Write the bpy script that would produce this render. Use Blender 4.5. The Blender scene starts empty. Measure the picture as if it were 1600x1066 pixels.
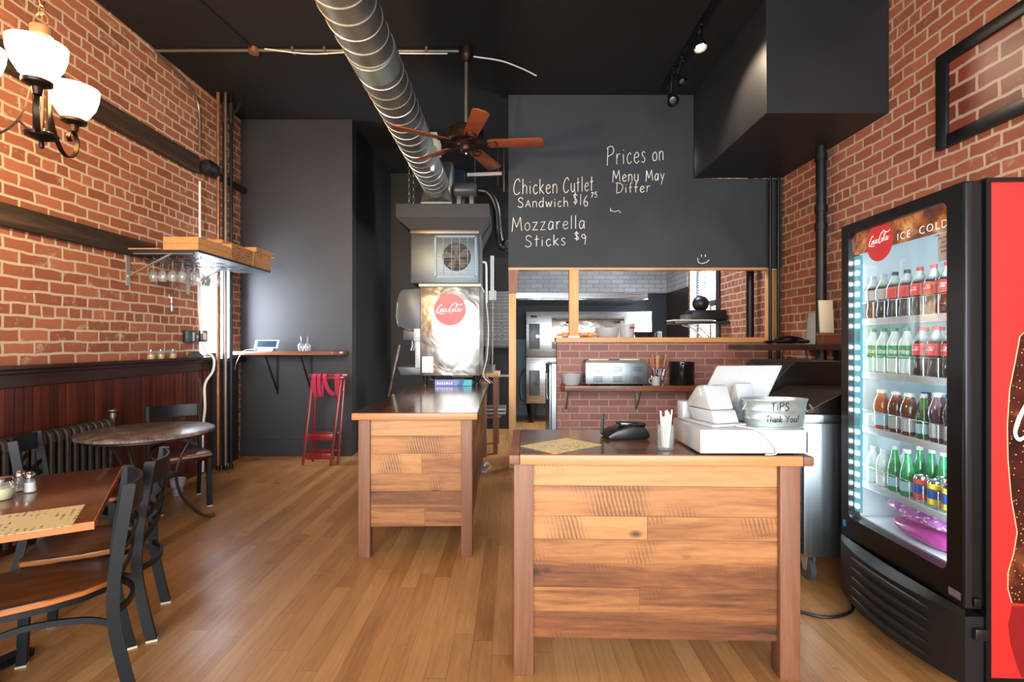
import bpy, bmesh, math, random
from mathutils import Vector, Matrix
random.seed(7)
S = bpy.context.scene
COL = S.collection
PI = math.pi
R = math.radians

# ---------------------------------------------------------------- camera, world, lights, exposure
cam = bpy.data.cameras.new('camera'); cam.lens = 18; cam.sensor_width = 36
cam.shift_y = 0.0019; cam.clip_start = 0.05
co = bpy.data.objects.new('camera', cam); COL.objects.link(co)
co.location = (0, 0, 1.4); co.rotation_euler = (R(90), 0, 0); S.camera = co
S.view_settings.view_transform = 'Standard'; S.view_settings.look = 'None'
S.view_settings.gamma = 1; S.view_settings.exposure = 0.0; S.view_settings.use_curve_mapping = False

W = bpy.data.worlds.new('world'); S.world = W; W.use_nodes = True
bg = W.node_tree.nodes['Background']; bg.inputs[0].default_value = (0.86, 0.93, 1, 1); bg.inputs[1].default_value = 3.2

def area(name, loc, rot, sx, sy, power, col=(1, 1, 1), parent=None, spread=180):
    l = bpy.data.lights.new(name, 'AREA'); l.shape = 'RECTANGLE'; l.size = sx; l.size_y = sy
    l.energy = power; l.color = col; l.spread = R(spread)
    o = bpy.data.objects.new(name, l); COL.objects.link(o); o.location = loc; o.rotation_euler = [R(a) for a in rot]
    return o
def point(name, loc, power, col=(1, 1, 1), r=0.05, parent=None):
    l = bpy.data.lights.new(name, 'POINT'); l.energy = power; l.color = col; l.shadow_soft_size = r
    o = bpy.data.objects.new(name, l); COL.objects.link(o); o.location = loc
    if parent: o.parent = parent
    return o
# daylight through the shop front behind the camera, the side window and the kitchen window
area('shopfront_daylight', (0.2, -9.0, 2.6), (90, 0, 0), 13.0, 7.0, 3100, (0.97, 0.98, 1.0))
area('side_window_daylight', (-3.62, 5.82, 1.75), (0, -90, 0), 1.0, 0.62, 130, (0.80, 0.88, 1))
area('kitchen_window_daylight', (3.3, 8.1, 1.95), (0, 90, 0), 1.5, 1.2, 330, (0.80, 0.9, 1))
area('kitchen_fill_light', (1.6, 7.3, 4.0), (0, 0, 0), 1.2, 0.3, 110, (0.95, 0.97, 1))  # unseen fill light added to brighten the kitchen, with no fixture

# ---------------------------------------------------------------- node helpers
def srgb(c):
    if isinstance(c, str):
        c = [int(c[i:i+2], 16) / 255 for i in (0, 2, 4)]
        c = [x / 12.92 if x <= 0.04045 else ((x + 0.055) / 1.055) ** 2.4 for x in c]
    return (c[0], c[1], c[2], 1)
class NT:
    def __init__(s, name):
        s.m = bpy.data.materials.new(name); s.m.use_nodes = True
        s.t = s.m.node_tree; s.b = s.t.nodes['Principled BSDF']; s.out = s.t.nodes['Material Output']
    def n(s, kind, **kw):
        x = s.t.nodes.new('ShaderNode' + kind)
        for k, v in kw.items():
            if k[0] == '_':
                key = k[1:]
                key = int(key) if key.isdigit() else key
                s.set(x.inputs[key], v)
            else: setattr(x, k, v)
        return x
    def set(s, inp, v):
        if isinstance(v, bpy.types.NodeSocket): s.t.links.new(v, inp)
        elif isinstance(v, bpy.types.Node): s.t.links.new(v.outputs[0], inp)
        else: inp.default_value = v
    def math(s, op, a, b=0.0):
        x = s.n('Math', operation=op); s.set(x.inputs[0], a); s.set(x.inputs[1], b); return x.outputs[0]
    def ramp(s, fac, stops):
        x = s.n('ValToRGB'); s.set(x.inputs[0], fac); e = x.color_ramp.elements
        while len(e) < len(stops): e.new(0.5)
        for el, (p, c) in zip(e, stops): el.position = p; el.color = srgb(c)
        return x.outputs[0]
    def mix(s, fac, a, b, mode='MIX'):
        x = s.n('Mix', data_type='RGBA', blend_type=mode); s.set(x.inputs[0], fac)
        s.set(x.inputs[6], a if isinstance(a, (bpy.types.NodeSocket, bpy.types.Node)) else srgb(a))
        s.set(x.inputs[7], b if isinstance(b, (bpy.types.NodeSocket, bpy.types.Node)) else srgb(b)); return x.outputs[2]
    def coord(s, out='Object'): return s.n('TexCoord').outputs[out]
    def noise(s, vec, scale, detail=4, rough=0.55, dist=0.0, out=0):
        x = s.n('TexNoise', _Vector=vec, _Scale=scale, _Detail=detail, _Roughness=rough, _Distortion=dist); return x.outputs[out]
    def mapping(s, vec, sc=(1, 1, 1), rot=(0, 0, 0), loc=(0, 0, 0)):
        x = s.n('Mapping'); s.set(x.inputs[0], vec); x.inputs[3].default_value = sc; x.inputs[2].default_value = rot; x.inputs[1].default_value = loc; return x.outputs[0]
    def bump(s, h, strength=0.3, dist=0.02):
        x = s.n('Bump', _Strength=strength, _Distance=dist, _Height=h); s.set(s.b.inputs['Normal'], x.outputs[0])
    def col(s, c): s.set(s.b.inputs['Base Color'], c)
    def rough(s, c): s.set(s.b.inputs['Roughness'], c)

def mat(name, c, rough=0.5, metal=0.0, var=0.0, ns=20, bump=0.0, bs=60, coat=0.0, emit=0.0, ecol=None, trans=0.0, alpha=1.0, spec=0.5, rvar=0.0):
    t = NT(name); b = t.b
    b.inputs['Roughness'].default_value = rough; b.inputs['Metallic'].default_value = metal
    b.inputs['Coat Weight'].default_value = coat; b.inputs['Coat Roughness'].default_value = 0.08
    b.inputs['Specular IOR Level'].default_value = spec
    cc = srgb(c)
    nz = t.noise(t.coord(), ns, 5, 0.6)
    v = max(var, 0.03)
    d = tuple(x * (1 - v) for x in cc[:3]); l = tuple(min(1, x * (1 + v * 0.7)) for x in cc[:3])
    t.col(t.ramp(nz, [(0.3, d), (0.7, l)]))
    if rvar:
        t.rough(t.math('ADD', t.math('MULTIPLY', nz, rvar), rough - rvar / 2))
    if bump: t.bump(t.noise(t.coord(), bs, 4), bump, 0.01)
    if emit:
        b.inputs['Emission Color'].default_value = srgb(ecol or c); b.inputs['Emission Strength'].default_value = emit
    if trans: b.inputs['Transmission Weight'].default_value = trans
    if alpha < 1: b.inputs['Alpha'].default_value = alpha
    return t.m

def glassy(name, tint=(1, 1, 1), body=0.08, gloss=0.9, rough=0.02, bodycol=(0.8, 0.85, 0.9)):
    """thin clear glass: transparent, with fresnel reflections and a faint body"""
    t = NT(name); t.t.nodes.remove(t.b)
    tr = t.n('BsdfTransparent', _Color=srgb(tint)); gl = t.n('BsdfGlossy', _Roughness=rough)
    df = t.n('BsdfDiffuse', _Color=srgb(bodycol))
    fr = t.n('LayerWeight', _Blend=0.25)
    f = t.math('ADD', t.math('MULTIPLY', fr.outputs[1], gloss * 0.75), 0.035)
    m1 = t.n('MixShader'); t.set(m1.inputs[0], body); t.set(m1.inputs[1], tr); t.set(m1.inputs[2], df)
    m2 = t.n('MixShader'); t.set(m2.inputs[0], f); t.set(m2.inputs[1], m1); t.set(m2.inputs[2], gl)
    t.set(t.out.inputs[0], m2); return t.m

def wood(name, stops, axis='X', grain=9.0, stretch=14, rough=0.45, island=False, knots=0.0, saw=0.0, coat=0.0, tone=0.35, bump=0.12):
    """stops: list of (pos, colour). grain runs along axis; island gives every board its own grain and tone"""
    t = NT(name); v = t.coord()
    if island:
        g = t.n('NewGeometry').outputs['Random Per Island']
        off = t.n('CombineXYZ'); k = t.math('MULTIPLY', g, 37.0)
        for i in range(3): t.set(off.inputs[i], k)
        va = t.n('VectorMath', operation='ADD'); t.set(va.inputs[0], v); t.set(va.inputs[1], off); v = va.outputs[0]
    sc = {'X': (1.0 / stretch, 1, 1), 'Y': (1, 1.0 / stretch, 1), 'Z': (1, 1, 1.0 / stretch)}[axis]
    vs = t.mapping(v, sc)
    broad = t.noise(vs, grain, 5, 0.6, 1.2)
    fine = t.noise(vs, grain * 9, 4, 0.7)
    h = t.math('ADD', t.math('MULTIPLY', broad, 0.7), t.math('MULTIPLY', fine, 0.3))
    if island:
        h = t.math('ADD', h, t.math('MULTIPLY', t.math('SUBTRACT', g, 0.5), tone))
    c = t.ramp(h, stops)
    if knots:
        vk = t.mapping(v, {'X': (0.55, 1, 1), 'Y': (1, 0.55, 1), 'Z': (1, 1, 0.55)}[axis])
        vo = t.n('TexVoronoi', _Vector=vk, _Scale=5.2)
        kf = t.ramp(vo.outputs['Distance'], [(0.03, (knots,) * 3), (0.10, (0, 0, 0))])
        kb = t.n('RGBToBW'); t.set(kb.inputs[0], kf)
        c = t.mix(kb.outputs[0], c, '2a160c')
    if saw:
        w = t.n('TexWave', wave_type='BANDS', bands_direction=axis, _Vector=t.mapping(v, (1, 1, 1), (0, R(14), R(14))), _Scale=19, _Distortion=2.6, _Detail=3)
        big = t.noise(v, 2.6, 2)
        f = t.math('MULTIPLY', t.math('MULTIPLY', w.outputs[1], t.ramp(big, [(0.55, (0, 0, 0)), (0.66, (1, 1, 1))])), saw)
        c = t.mix(f, c, '3b2415')
    t.col(c); t.b.inputs['Roughness'].default_value = rough
    t.b.inputs['Coat Weight'].default_value = coat; t.b.inputs['Coat Roughness'].default_value = 0.12
    t.bump(h, bump, 0.01)
    return t.m

def brick(name, plane, c1, c2, mortar, bw=0.225, bh=0.088, ms=0.012, rough=0.85, wear=0.5, bump=0.5, squash=True, patch=None, seed=0.0, gloss=None, jit=0.03):
    t = NT(name); v = t.coord(); s = t.n('SeparateXYZ'); t.set(s.inputs[0], v)
    c = t.n('CombineXYZ'); t.set(c.inputs[0], s.outputs['Y' if plane == 'YZ' else 'X']); t.set(c.inputs[1], s.outputs['Z'])
    c.inputs[2].default_value = seed
    n1 = t.n('TexNoise', _Vector=c.outputs[0], _Scale=7.0, _Detail=3)
    n2 = t.n('VectorMath', operation='SUBTRACT'); t.set(n2.inputs[0], n1.outputs[1]); n2.inputs[1].default_value = (0.5, 0.5, 0.5)
    n3 = t.n('VectorMath', operation='SCALE'); t.set(n3.inputs[0], n2.outputs[0]); n3.inputs['Scale'].default_value = jit
    ad = t.n('VectorMath', operation='ADD'); t.set(ad.inputs[0], c.outputs[0]); t.set(ad.inputs[1], n3.outputs[0])
    b = t.n('TexBrick', offset=0.5, offset_frequency=2, squash=0.5 if squash else 1.0, squash_frequency=6 if squash else 1)
    t.set(b.inputs['Vector'], ad.outputs[0]); b.inputs['Scale'].default_value = 1
    b.inputs['Brick Width'].default_value = bw; b.inputs['Row Height'].default_value = bh
    b.inputs['Mortar Size'].default_value = ms; b.inputs['Mortar Smooth'].default_value = 0.25; b.inputs['Bias'].default_value = 0.0
    big = t.noise(c.outputs[0], 1.6, 3); mid = t.noise(c.outputs[0], 26, 6, 0.7)
    b.inputs['Color1'].default_value = srgb(c1); b.inputs['Color2'].default_value = srgb(c2); b.inputs['Mortar'].default_value = srgb(mortar)
    colr = t.mix(t.math('MULTIPLY', mid, 0.45), b.outputs[0], t.mix(0.5, b.outputs[0], (0.10, 0.03, 0.015)))
    f = t.math('MULTIPLY', t.ramp(t.math('ADD', t.math('MULTIPLY', t.noise(c.outputs[0], 9, 7, 0.72), 0.75), t.math('MULTIPLY', big, 0.25)), [(0.56, (0, 0, 0)), (0.66, (1, 1, 1))]), wear)
    colr = t.mix(f, colr, mortar)
    if patch: colr = t.mix(t.ramp(big, [(0.42, (0, 0, 0)), (0.62, (0.75, 0.75, 0.75))]), colr, patch, 'MULTIPLY')
    t.col(colr); t.b.inputs['Roughness'].default_value = rough if gloss is None else gloss
    h = t.math('ADD', t.math('MULTIPLY', b.outputs[1], -1.0), t.math('MULTIPLY', mid, 0.35))
    t.bump(h, bump, 0.02)
    return t.m

def floor_mat():
    t = NT('bamboo_floor'); s = t.n('SeparateXYZ'); t.set(s.inputs[0], t.coord())
    w = 0.092; L = 1.25
    ix = t.math('FLOOR', t.math('DIVIDE', s.outputs[0], w))
    fx = t.math('FRACT', t.math('DIVIDE', s.outputs[0], w))
    r0 = t.n('TexWhiteNoise', noise_dimensions='1D'); t.set(r0.inputs['W'], ix)
    yy = t.math('ADD', t.math('DIVIDE', s.outputs[1], L), r0.outputs[0])
    iy = t.math('FLOOR', yy); fy = t.math('FRACT', yy)
    cv = t.n('CombineXYZ'); t.set(cv.inputs[0], ix); t.set(cv.inputs[1], iy)
    r = t.n('TexWhiteNoise', noise_dimensions='2D'); t.set(r.inputs['Vector'], cv.outputs[0])
    sh = t.n('CombineXYZ'); t.set(sh.inputs[0], s.outputs[0]); t.set(sh.inputs[1], t.math('MULTIPLY', s.outputs[1], 0.06)); t.set(sh.inputs[2], t.math('MULTIPLY', r.outputs[0], 40))
    g = t.noise(sh.outputs[0], 55, 5, 0.65, 0.4)
    h = t.math('ADD', t.math('MULTIPLY', g, 0.68), t.math('MULTIPLY', r.outputs[0], 0.32))
    c = t.ramp(h, [(0.2, '8f6039'), (0.42, 'ad7a48'), (0.62, 'bd8b57'), (0.85, 'cfa06c')])
    gap = t.math('MAXIMUM', t.math('LESS_THAN', fx, 0.022), t.math('LESS_THAN', fy, 0.0022))
    c = t.mix(t.math('MULTIPLY', gap, 0.55), c, '4a2c18')
    t.col(c)
    wear = t.noise(t.coord(), 3.0, 4)
    t.rough(t.math('ADD', t.math('MULTIPLY', wear, 0.22), 0.2))
    t.bump(t.math('MULTIPLY', gap, -1.0), 0.25, 0.004)
    return t.m

def beadboard():
    t = NT('beadboard_varnish'); s = t.n('SeparateXYZ'); t.set(s.inputs[0], t.coord())
    w = 0.066; q = t.math('DIVIDE', s.outputs[1], w)
    i = t.math('FLOOR', q); f = t.math('FRACT', q)
    r = t.n('TexWhiteNoise', noise_dimensions='1D'); t.set(r.inputs['W'], i)
    sh = t.n('CombineXYZ'); t.set(sh.inputs[0], t.math('MULTIPLY', s.outputs[2], 0.1)); t.set(sh.inputs[1], s.outputs[1]); t.set(sh.inputs[2], t.math('MULTIPLY', r.outputs[0], 30))
    g = t.noise(sh.outputs[0], 24, 5, 0.6)
    h = t.math('ADD', t.math('MULTIPLY', g, 0.6), t.math('MULTIPLY', r.outputs[0], 0.35))
    c = t.ramp(h, [(0.2, '2c0f08'), (0.5, '4c1c0f'), (0.8, '6b2c17')])
    groove = t.math('LESS_THAN', t.math('ABSOLUTE', t.math('SUBTRACT', f, 0.5)), 0.44)
    t.col(c); t.b.inputs['Roughness'].default_value = 0.28
    bead = t.math('POWER', t.math('ABSOLUTE', t.math('SUBTRACT', f, 0.5)), 6.0)
    t.bump(t.math('MULTIPLY', bead, -30.0), 0.6, 0.006)
    return t.m

def fill_mat(name, liquid, clear, level, soft=0.01, rough=0.12):
    """a filled bottle: the drink up to its level, clear plastic above"""
    t = NT(name); s = t.n('SeparateXYZ'); t.set(s.inputs[0], t.coord())
    c = t.ramp(t.math('DIVIDE', s.outputs[2], 0.25), [((level - soft) / 0.25, liquid), ((level + soft) / 0.25, clear)])
    t.col(c); t.b.inputs['Roughness'].default_value = rough; t.b.inputs['Coat Weight'].default_value = 0.5
    return t.m

def print_mat(name, paper, ink, lines=60, rough=0.5, amount=0.8, axis=1):
    """paper printed with rows of small unreadable text"""
    t = NT(name); v = t.coord(); s = t.n('SeparateXYZ'); t.set(s.inputs[0], v)
    rows = t.math('FRACT', t.math('MULTIPLY', s.outputs[axis], lines))
    a = t.math('LESS_THAN', rows, 0.42)
    sc = (90, 90, 90)
    sv = t.mapping(v, (40 if axis == 1 else lines, lines if axis == 1 else 40, 40))
    w = t.math('GREATER_THAN', t.noise(sv, 1.0, 2), 0.52)
    blk = t.math('GREATER_THAN', t.noise(v, 9.0, 1), 0.47)
    f = t.math('MULTIPLY', t.math('MULTIPLY', t.math('MULTIPLY', a, w), blk), amount)
    t.col(t.mix(f, paper, ink)); t.b.inputs['Roughness'].default_value = rough
    return t.m

def steel(name, c='b9bcbf', rough=0.3, axis='Z', st=60, wavy=0.0):
    t = NT(name); v = t.coord()
    sc = {'X': (0.02, 1, 1), 'Y': (1, 0.02, 1), 'Z': (1, 1, 0.02)}[axis]
    n = t.noise(t.mapping(v, sc), st, 3)
    b = srgb(c)
    t.col(t.ramp(n, [(0.3, tuple(x * 0.86 for x in b[:3])), (0.7, b[:3])]))
    t.b.inputs['Metallic'].default_value = 1.0
    t.rough(t.math('ADD', t.math('MULTIPLY', n, 0.14), rough - 0.07))
    if wavy: t.bump(t.noise(v, 5.5, 2, 0.4, 0.6), wavy, 0.05)
    return t.m

# ---------------------------------------------------------------- mesh helpers
def vec(p): return p if isinstance(p, Vector) else Vector(p)
def catmull(pts, n=6, closed=False):
    P = [vec(p) for p in pts]
    if len(P) < 3: return P
    out = []; m = len(P)
    rng = range(m if closed else m - 1)
    for i in rng:
        p1, p2 = P[i], P[(i + 1) % m]
        p0 = P[i - 1] if (i or closed) else p1 * 2 - p2
        p3 = P[(i + 2) % m] if (i + 2 < m or closed) else p2 * 2 - p1
        for k in range(n):
            u = k / n
            out.append(0.5 * ((2 * p1) + (p2 - p0) * u + (2 * p0 - 5 * p1 + 4 * p2 - p3) * u * u + (3 * p1 - p0 - 3 * p2 + p3) * u ** 3))
    if not closed: out.append(P[-1])
    return out
PINV = {}
class MB:
    def __init__(s): s.bm = bmesh.new()
    def _face(s, vs):
        try: return s.bm.faces.new(vs)
        except ValueError: return None
    def box(s, x0, x1, y0, y1, z0, z1, bevel=0.0, M=None, seg=2):
        vs = [s.bm.verts.new((x, y, z)) for z in (z0, z1) for y in (y0, y1) for x in (x0, x1)]
        fs = [s._face([vs[i] for i in q]) for q in ((0, 2, 3, 1), (4, 5, 7, 6), (0, 1, 5, 4), (2, 6, 7, 3), (0, 4, 6, 2), (1, 3, 7, 5))]
        allv = vs
        if bevel:
            es = list({e for f in fs for e in f.edges})
            r = bmesh.ops.bevel(s.bm, geom=es, offset=bevel, segments=seg, affect='EDGES', profile=0.5)
            allv = list({v for v in r['verts']} | {v for v in vs if v.is_valid})
        if M is not None:
            for v in allv: v.co = M @ v.co
        return s
    def bar(s, p0, p1, w, h, up=(0, 0, 1), bevel=0.0):
        """rectangular bar from p0 to p1, w across, h along up"""
        p0, p1 = vec(p0), vec(p1); d = p1 - p0; L = d.length; z = d.normalized()
        u = vec(up); x = u.cross(z)
        if x.length < 1e-4: x = Vector((1, 0, 0)).cross(z)
        x.normalize(); y = z.cross(x)
        M = Matrix.Translation(p0) @ Matrix((x, y, z)).transposed().to_4x4()
        return s.box(-w / 2, w / 2, -h / 2, h / 2, 0, L, bevel, M)
    def tube(s, pts, r, n=8, closed=False, sect=None, up=None, caps=True):
        """sweep a round (or w x h rectangular, sect=(w,h)) section along pts"""
        P = [vec(p) for p in pts]; m = len(P)
        rr = r if isinstance(r, (list, tuple)) else [r] * m
        rings = []; ref = vec(up) if up else None; prev = None
        for i in range(m):
            a = P[i - 1] if (i or closed) else P[i]; b = P[(i + 1) % m] if (i + 1 < m or closed) else P[i]
            t = (b - a)
            if t.length < 1e-9: t = Vector((0, 0, 1))
            t.normalize()
            if ref is not None: x = ref.cross(t)
            elif prev is not None: x = prev - t * prev.dot(t)
            else:
                x = Vector((0, 0, 1)).cross(t)
                if x.length < 0.1: x = Vector((1, 0, 0)).cross(t)
            if x.length < 1e-6: x = Vector((1, 0, 0))
            x.normalize(); y = t.cross(x); prev = x
            if sect:
                w, h = sect[0] / 2, sect[1] / 2
                q = [(-w, -h), (w, -h), (w, h), (-w, h)]
            else: q = [(rr[i] * math.cos(2 * PI * k / n), rr[i] * math.sin(2 * PI * k / n)) for k in range(n)]
            rings.append([s.bm.verts.new(P[i] + x * a_ + y * b_) for a_, b_ in q])
        k = len(rings[0])
        for i in range(m if closed else m - 1):
            A, B = rings[i], rings[(i + 1) % m]
            for j in range(k): s._face([A[j], A[(j + 1) % k], B[(j + 1) % k], B[j]])
        if caps and not closed:
            s._face(rings[0][::-1]); s._face(rings[-1])
        return s
    def cyl(s, p0, p1, r0, r1=None, n=20):
        return s.tube([p0, p1], [r0, r0 if r1 is None else r1], n)
    def lathe(s, prof, c=(0, 0, 0), n=24, M=None, sx=1.0, sy=1.0):
        rings = []
        for r, z in prof:
            if r < 1e-6: rings.append([s.bm.verts.new((c[0], c[1], c[2] + z))])
            else: rings.append([s.bm.verts.new((c[0] + sx * r * math.cos(2 * PI * k / n), c[1] + sy * r * math.sin(2 * PI * k / n), c[2] + z)) for k in range(n)])
        for A, B in zip(rings, rings[1:]):
            for k in range(n):
                l = (k + 1) % n
                if len(A) == 1 and len(B) == 1: continue
                if len(A) == 1: s._face([A[0], B[l], B[k]])
                elif len(B) == 1: s._face([A[k], A[l], B[0]])
                else: s._face([A[k], A[l], B[l], B[k]])
        if len(rings[0]) > 1: s._face(rings[0][::-1])
        if len(rings[-1]) > 1 : s._face(rings[-1])
        if M is not None:
            for rg in rings:
                for v in rg: v.co = M @ v.co
        return s
    def prism(s, poly, axis, a0, a1, bevel=0.0):
        """extrude a 2D polygon: axis 'X' poly=(y,z); 'Y' poly=(x,z); 'Z' poly=(x,y)"""
        def p3(p, a): return {'X': (a, p[0], p[1]), 'Y': (p[0], a, p[1]), 'Z': (p[0], p[1], a)}[axis]
        A = [s.bm.verts.new(p3(p, a0)) for p in poly]; B = [s.bm.verts.new(p3(p, a1)) for p in poly]
        n = len(poly); fs = [s._face(A[::-1]), s._face(B)]
        for i in range(n): fs.append(s._face([A[i], A[(i + 1) % n], B[(i + 1) % n], B[i]]))
        if bevel:
            es = list({e for f in fs if f for e in f.edges})
            bmesh.ops.bevel(s.bm, geom=es, offset=bevel, segments=2, affect='EDGES', profile=0.5)
        return s
    def ball(s, c, r, sx=1, sy=1, sz=1, n=16):
        prof = [(math.sin(PI * i / (n // 2)) * r, -math.cos(PI * i / (n // 2)) * r * sz) for i in range(n // 2 + 1)]
        prof[0] = (0, -r * sz); prof[-1] = (0, r * sz)
        return s.lathe(prof, c, n, sx=sx, sy=sy)
    def mesh(s, me, M=None):
        b = bmesh.new(); b.from_mesh(me)
        if M is not None: bmesh.ops.transform(b, matrix=M, verts=b.verts)
        t = bpy.data.meshes.new('t'); b.to_mesh(t); b.free(); s.bm.from_mesh(t); bpy.data.meshes.remove(t)
        return s
    def xf(s, M): bmesh.ops.transform(s.bm, matrix=M, verts=s.bm.verts); return s
    def build(s, name, m, parent=None, smooth=True, angle=38, label=None):
        bmesh.ops.recalc_face_normals(s.bm, faces=s.bm.faces)
        me = bpy.data.meshes.new(name); s.bm.to_mesh(me); s.bm.free()
        if smooth:
            me.shade_smooth(); me.set_sharp_from_angle(angle=R(angle))
        me.materials.append(m)
        o = bpy.data.objects.new(name, me); COL.objects.link(o)
        if parent is not None:
            o.parent = parent
            top = parent
            if parent.name in PINV and parent.type == 'EMPTY': o.matrix_parent_inverse = PINV[parent.name]
        if label: o['label'] = label
        return o
def tag(o, label, cat, group=None):
    o['label'] = label; o['category'] = cat
    if group: o['group'] = group
    return o
def thing(name, label, cat, loc=(0, 0, 0), rz=0.0, group=None, world=False):
    """Empty at the base of a thing; world=True when its parts are modelled in room coordinates"""
    o = bpy.data.objects.new(name, None); COL.objects.link(o); o.empty_display_size = 0.1
    o.location = loc; o.rotation_euler = (0, 0, rz)
    if world: PINV[o.name] = (Matrix.Translation(loc) @ Matrix.Rotation(rz, 4, 'Z')).inverted()
    return tag(o, label, cat, group)
def dup(root, loc, rz=None, label=None, group=None):
    r = root.copy(); COL.objects.link(r); r.location = loc
    if rz is not None: r.rotation_euler = (0, 0, rz)
    if label: r['label'] = label
    if group: r['group'] = group
    for ch in list(root.children):
        c = ch.copy(); COL.objects.link(c); c.parent = r
        for g in list(ch.children):
            d = g.copy(); COL.objects.link(d); d.parent = c
    return r
def struct(o): o['kind'] = 'structure'; return o
def at(px, py, D):
    """a point measured in the photograph, at depth D in the room"""
    return Vector(((px - 800) / 800 * D, D, 1.4 - (py - 536) / 800 * D))
ORD = ['first', 'second', 'third', 'fourth', 'fifth', 'sixth', 'seventh', 'eighth', 'ninth', 'tenth', 'eleventh', 'twelfth', 'thirteenth', 'fourteenth', 'fifteenth', 'sixteenth', 'seventeenth', 'eighteenth']
PX = Matrix.Rotation(R(90), 4, 'X')           # text plane (x,y) -> room plane (x,z), facing -Y

def text_mesh(body, size=1.0, extrude=0.0, align='CENTER', bold=0.0, spacing=1.0, shear=0.0):
    c = bpy.data.curves.new('t', 'FONT'); c.body = body; c.size = size; c.align_x = align; c.extrude = extrude
    c.offset = bold; c.space_character = spacing; c.shear = shear; c.resolution_u = 3
    o = bpy.data.objects.new('t', c); COL.objects.link(o)
    dg = bpy.context.evaluated_depsgraph_get(); me = bpy.data.meshes.new_from_object(o.evaluated_get(dg))
    bpy.data.objects.remove(o); bpy.data.curves.remove(c)
    return me

# hand lettering: strokes per glyph, '~' marks a smooth stroke; cap height 1
GL = {
 'P': (.62, "0.05,-.02 .1,1|~.02,.9 .2,1.02 .5,1 .6,.8 .48,.6 .1,.48"), 'M': (.85, ".02,-.05 .1,.98 .38,.25 .68,1 .8,0"),
 'D': (.7, ".1,0 .12,1|~0,.98 .3,1 .62,.8 .66,.45 .45,.1 .05,.0"), 'C': (.68, "~.62,.82 .48,1 .22,.85 .05,.45 .1,.1 .35,-.02 .62,.15"),
 'S': (.6, "~.52,.82 .32,1 .1,.85 .16,.6 .44,.42 .5,.15 .25,-.02 .02,.12"), 'T': (.6, "0,.9 .6,1|.32,.97 .26,0"),
 'A': (.52, "0,0 .26,.72 .5,0|.1,.26 .42,.28"), 'K': (.5, ".05,0 .05,.72|.45,.72 .08,.34 .48,0"), 'Y': (.6, "0,1 .3,.5|.6,1 .2,0"),
 'r': (.38, ".06,0 .06,.6|~.06,.36 .18,.56 .36,.58"), 'i': (.2, ".1,0 .1,.55|.1,.74 .11,.8"), 'c': (.44, "~.4,.5 .25,.6 .06,.38 .1,.08 .26,0 .42,.12"),
 'e': (.46, "~.06,.3 .3,.34 .42,.46 .26,.6 .08,.42 .08,.14 .24,0 .44,.12"), 's': (.4, "~.36,.54 .2,.62 .07,.48 .2,.34 .34,.18 .22,0 .03,.08"),
 'o': (.5, "~.25,.6 .06,.42 .08,.12 .26,0 .44,.16 .42,.46 .25,.6"), 'n': (.48, ".06,0 .06,.6|~.06,.4 .22,.6 .4,.5 .42,0"), 'u': (.48, "~.06,.6 .06,.16 .2,0 .38,.12 .42,.6|.42,.6 .43,0"),
 'a': (.5, "~.42,.52 .22,.6 .05,.34 .12,.03 .3,.06 .42,.4|.43,.58 .44,0"), 'y': (.48, ".04,.6 .24,.1|.46,.6 .1,-.4"), 'f': (.36, "~.36,.94 .22,.98 .16,.75 .15,0|.02,.52 .34,.54"),
 'h': (.48, ".06,0 .06,1|~.06,.38 .22,.6 .4,.48 .42,0"), 'k': (.44, ".06,0 .06,.95|.4,.6 .1,.3 .44,0"), 't': (.36, ".16,0 .18,.95|.0,.6 .36,.64"), 'l': (.2, ".1,0 .1,1"),
 'd': (.5, "~.42,.5 .22,.6 .05,.34 .12,.03 .3,.05 .42,.3|.43,1 .44,0"), 'w': (.66, ".03,.6 .16,0 .32,.5 .48,0 .63,.6"), 'z': (.48, ".04,.58 .42,.6 .04,.0 .46,.02"),
 'p': (.5, ".06,.6 .06,-.35|~.06,.5 .26,.62 .44,.4 .34,.08 .06,.08"), '$': (.52, "~.44,.8 .26,.92 .08,.76 .2,.54 .42,.36 .34,.12 .04,.14|.25,1.08 .25,-.08"),
 '1': (.24, ".12,0 .14,1"), '6': (.5, "~.38,1 .14,.62 .06,.25 .22,0 .42,.12 .42,.36 .24,.46 .08,.3"), '7': (.46, ".04,.95 .44,1 .14,0"), '5': (.48, ".44,1 .12,.96 .1,.58|~.1,.58 .34,.62 .44,.34 .3,.04 .04,.06"),
 '9': (.48, "~.42,.78 .26,.98 .06,.76 .14,.5 .34,.54 .42,.8|.43,.84 .36,-.2"), '!': (.24, ".12,1 .1,.28|.1,.08 .1,.02"), ' ': (.3, ""), '.': (.2, ".08,0 .1,.03"), '&': (.5, "~.45,0 .1,.75 .25,1 .36,.8 .05,.25 .2,0 .46,.3"),
}
def strokes(text, gap=.16):
    x = 0; out = []
    for ch in text:
        w, d = GL[ch]
        for st in d.split('|') if d else []:
            sm = st.startswith('~'); pts = [tuple(float(v) for v in p.split(',')) for p in st.lstrip('~').split()]
            pts = [(x + a + random.uniform(-.012, .012), b + random.uniform(-.012, .012)) for a, b in pts]
            if sm: out.append([(p.x, p.y) for p in catmull([(a, b, 0) for a, b in pts], 4)])
            else: out += [[p, q] for p, q in zip(pts, pts[1:])]
        x += w + gap
    return out, x - gap
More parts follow.
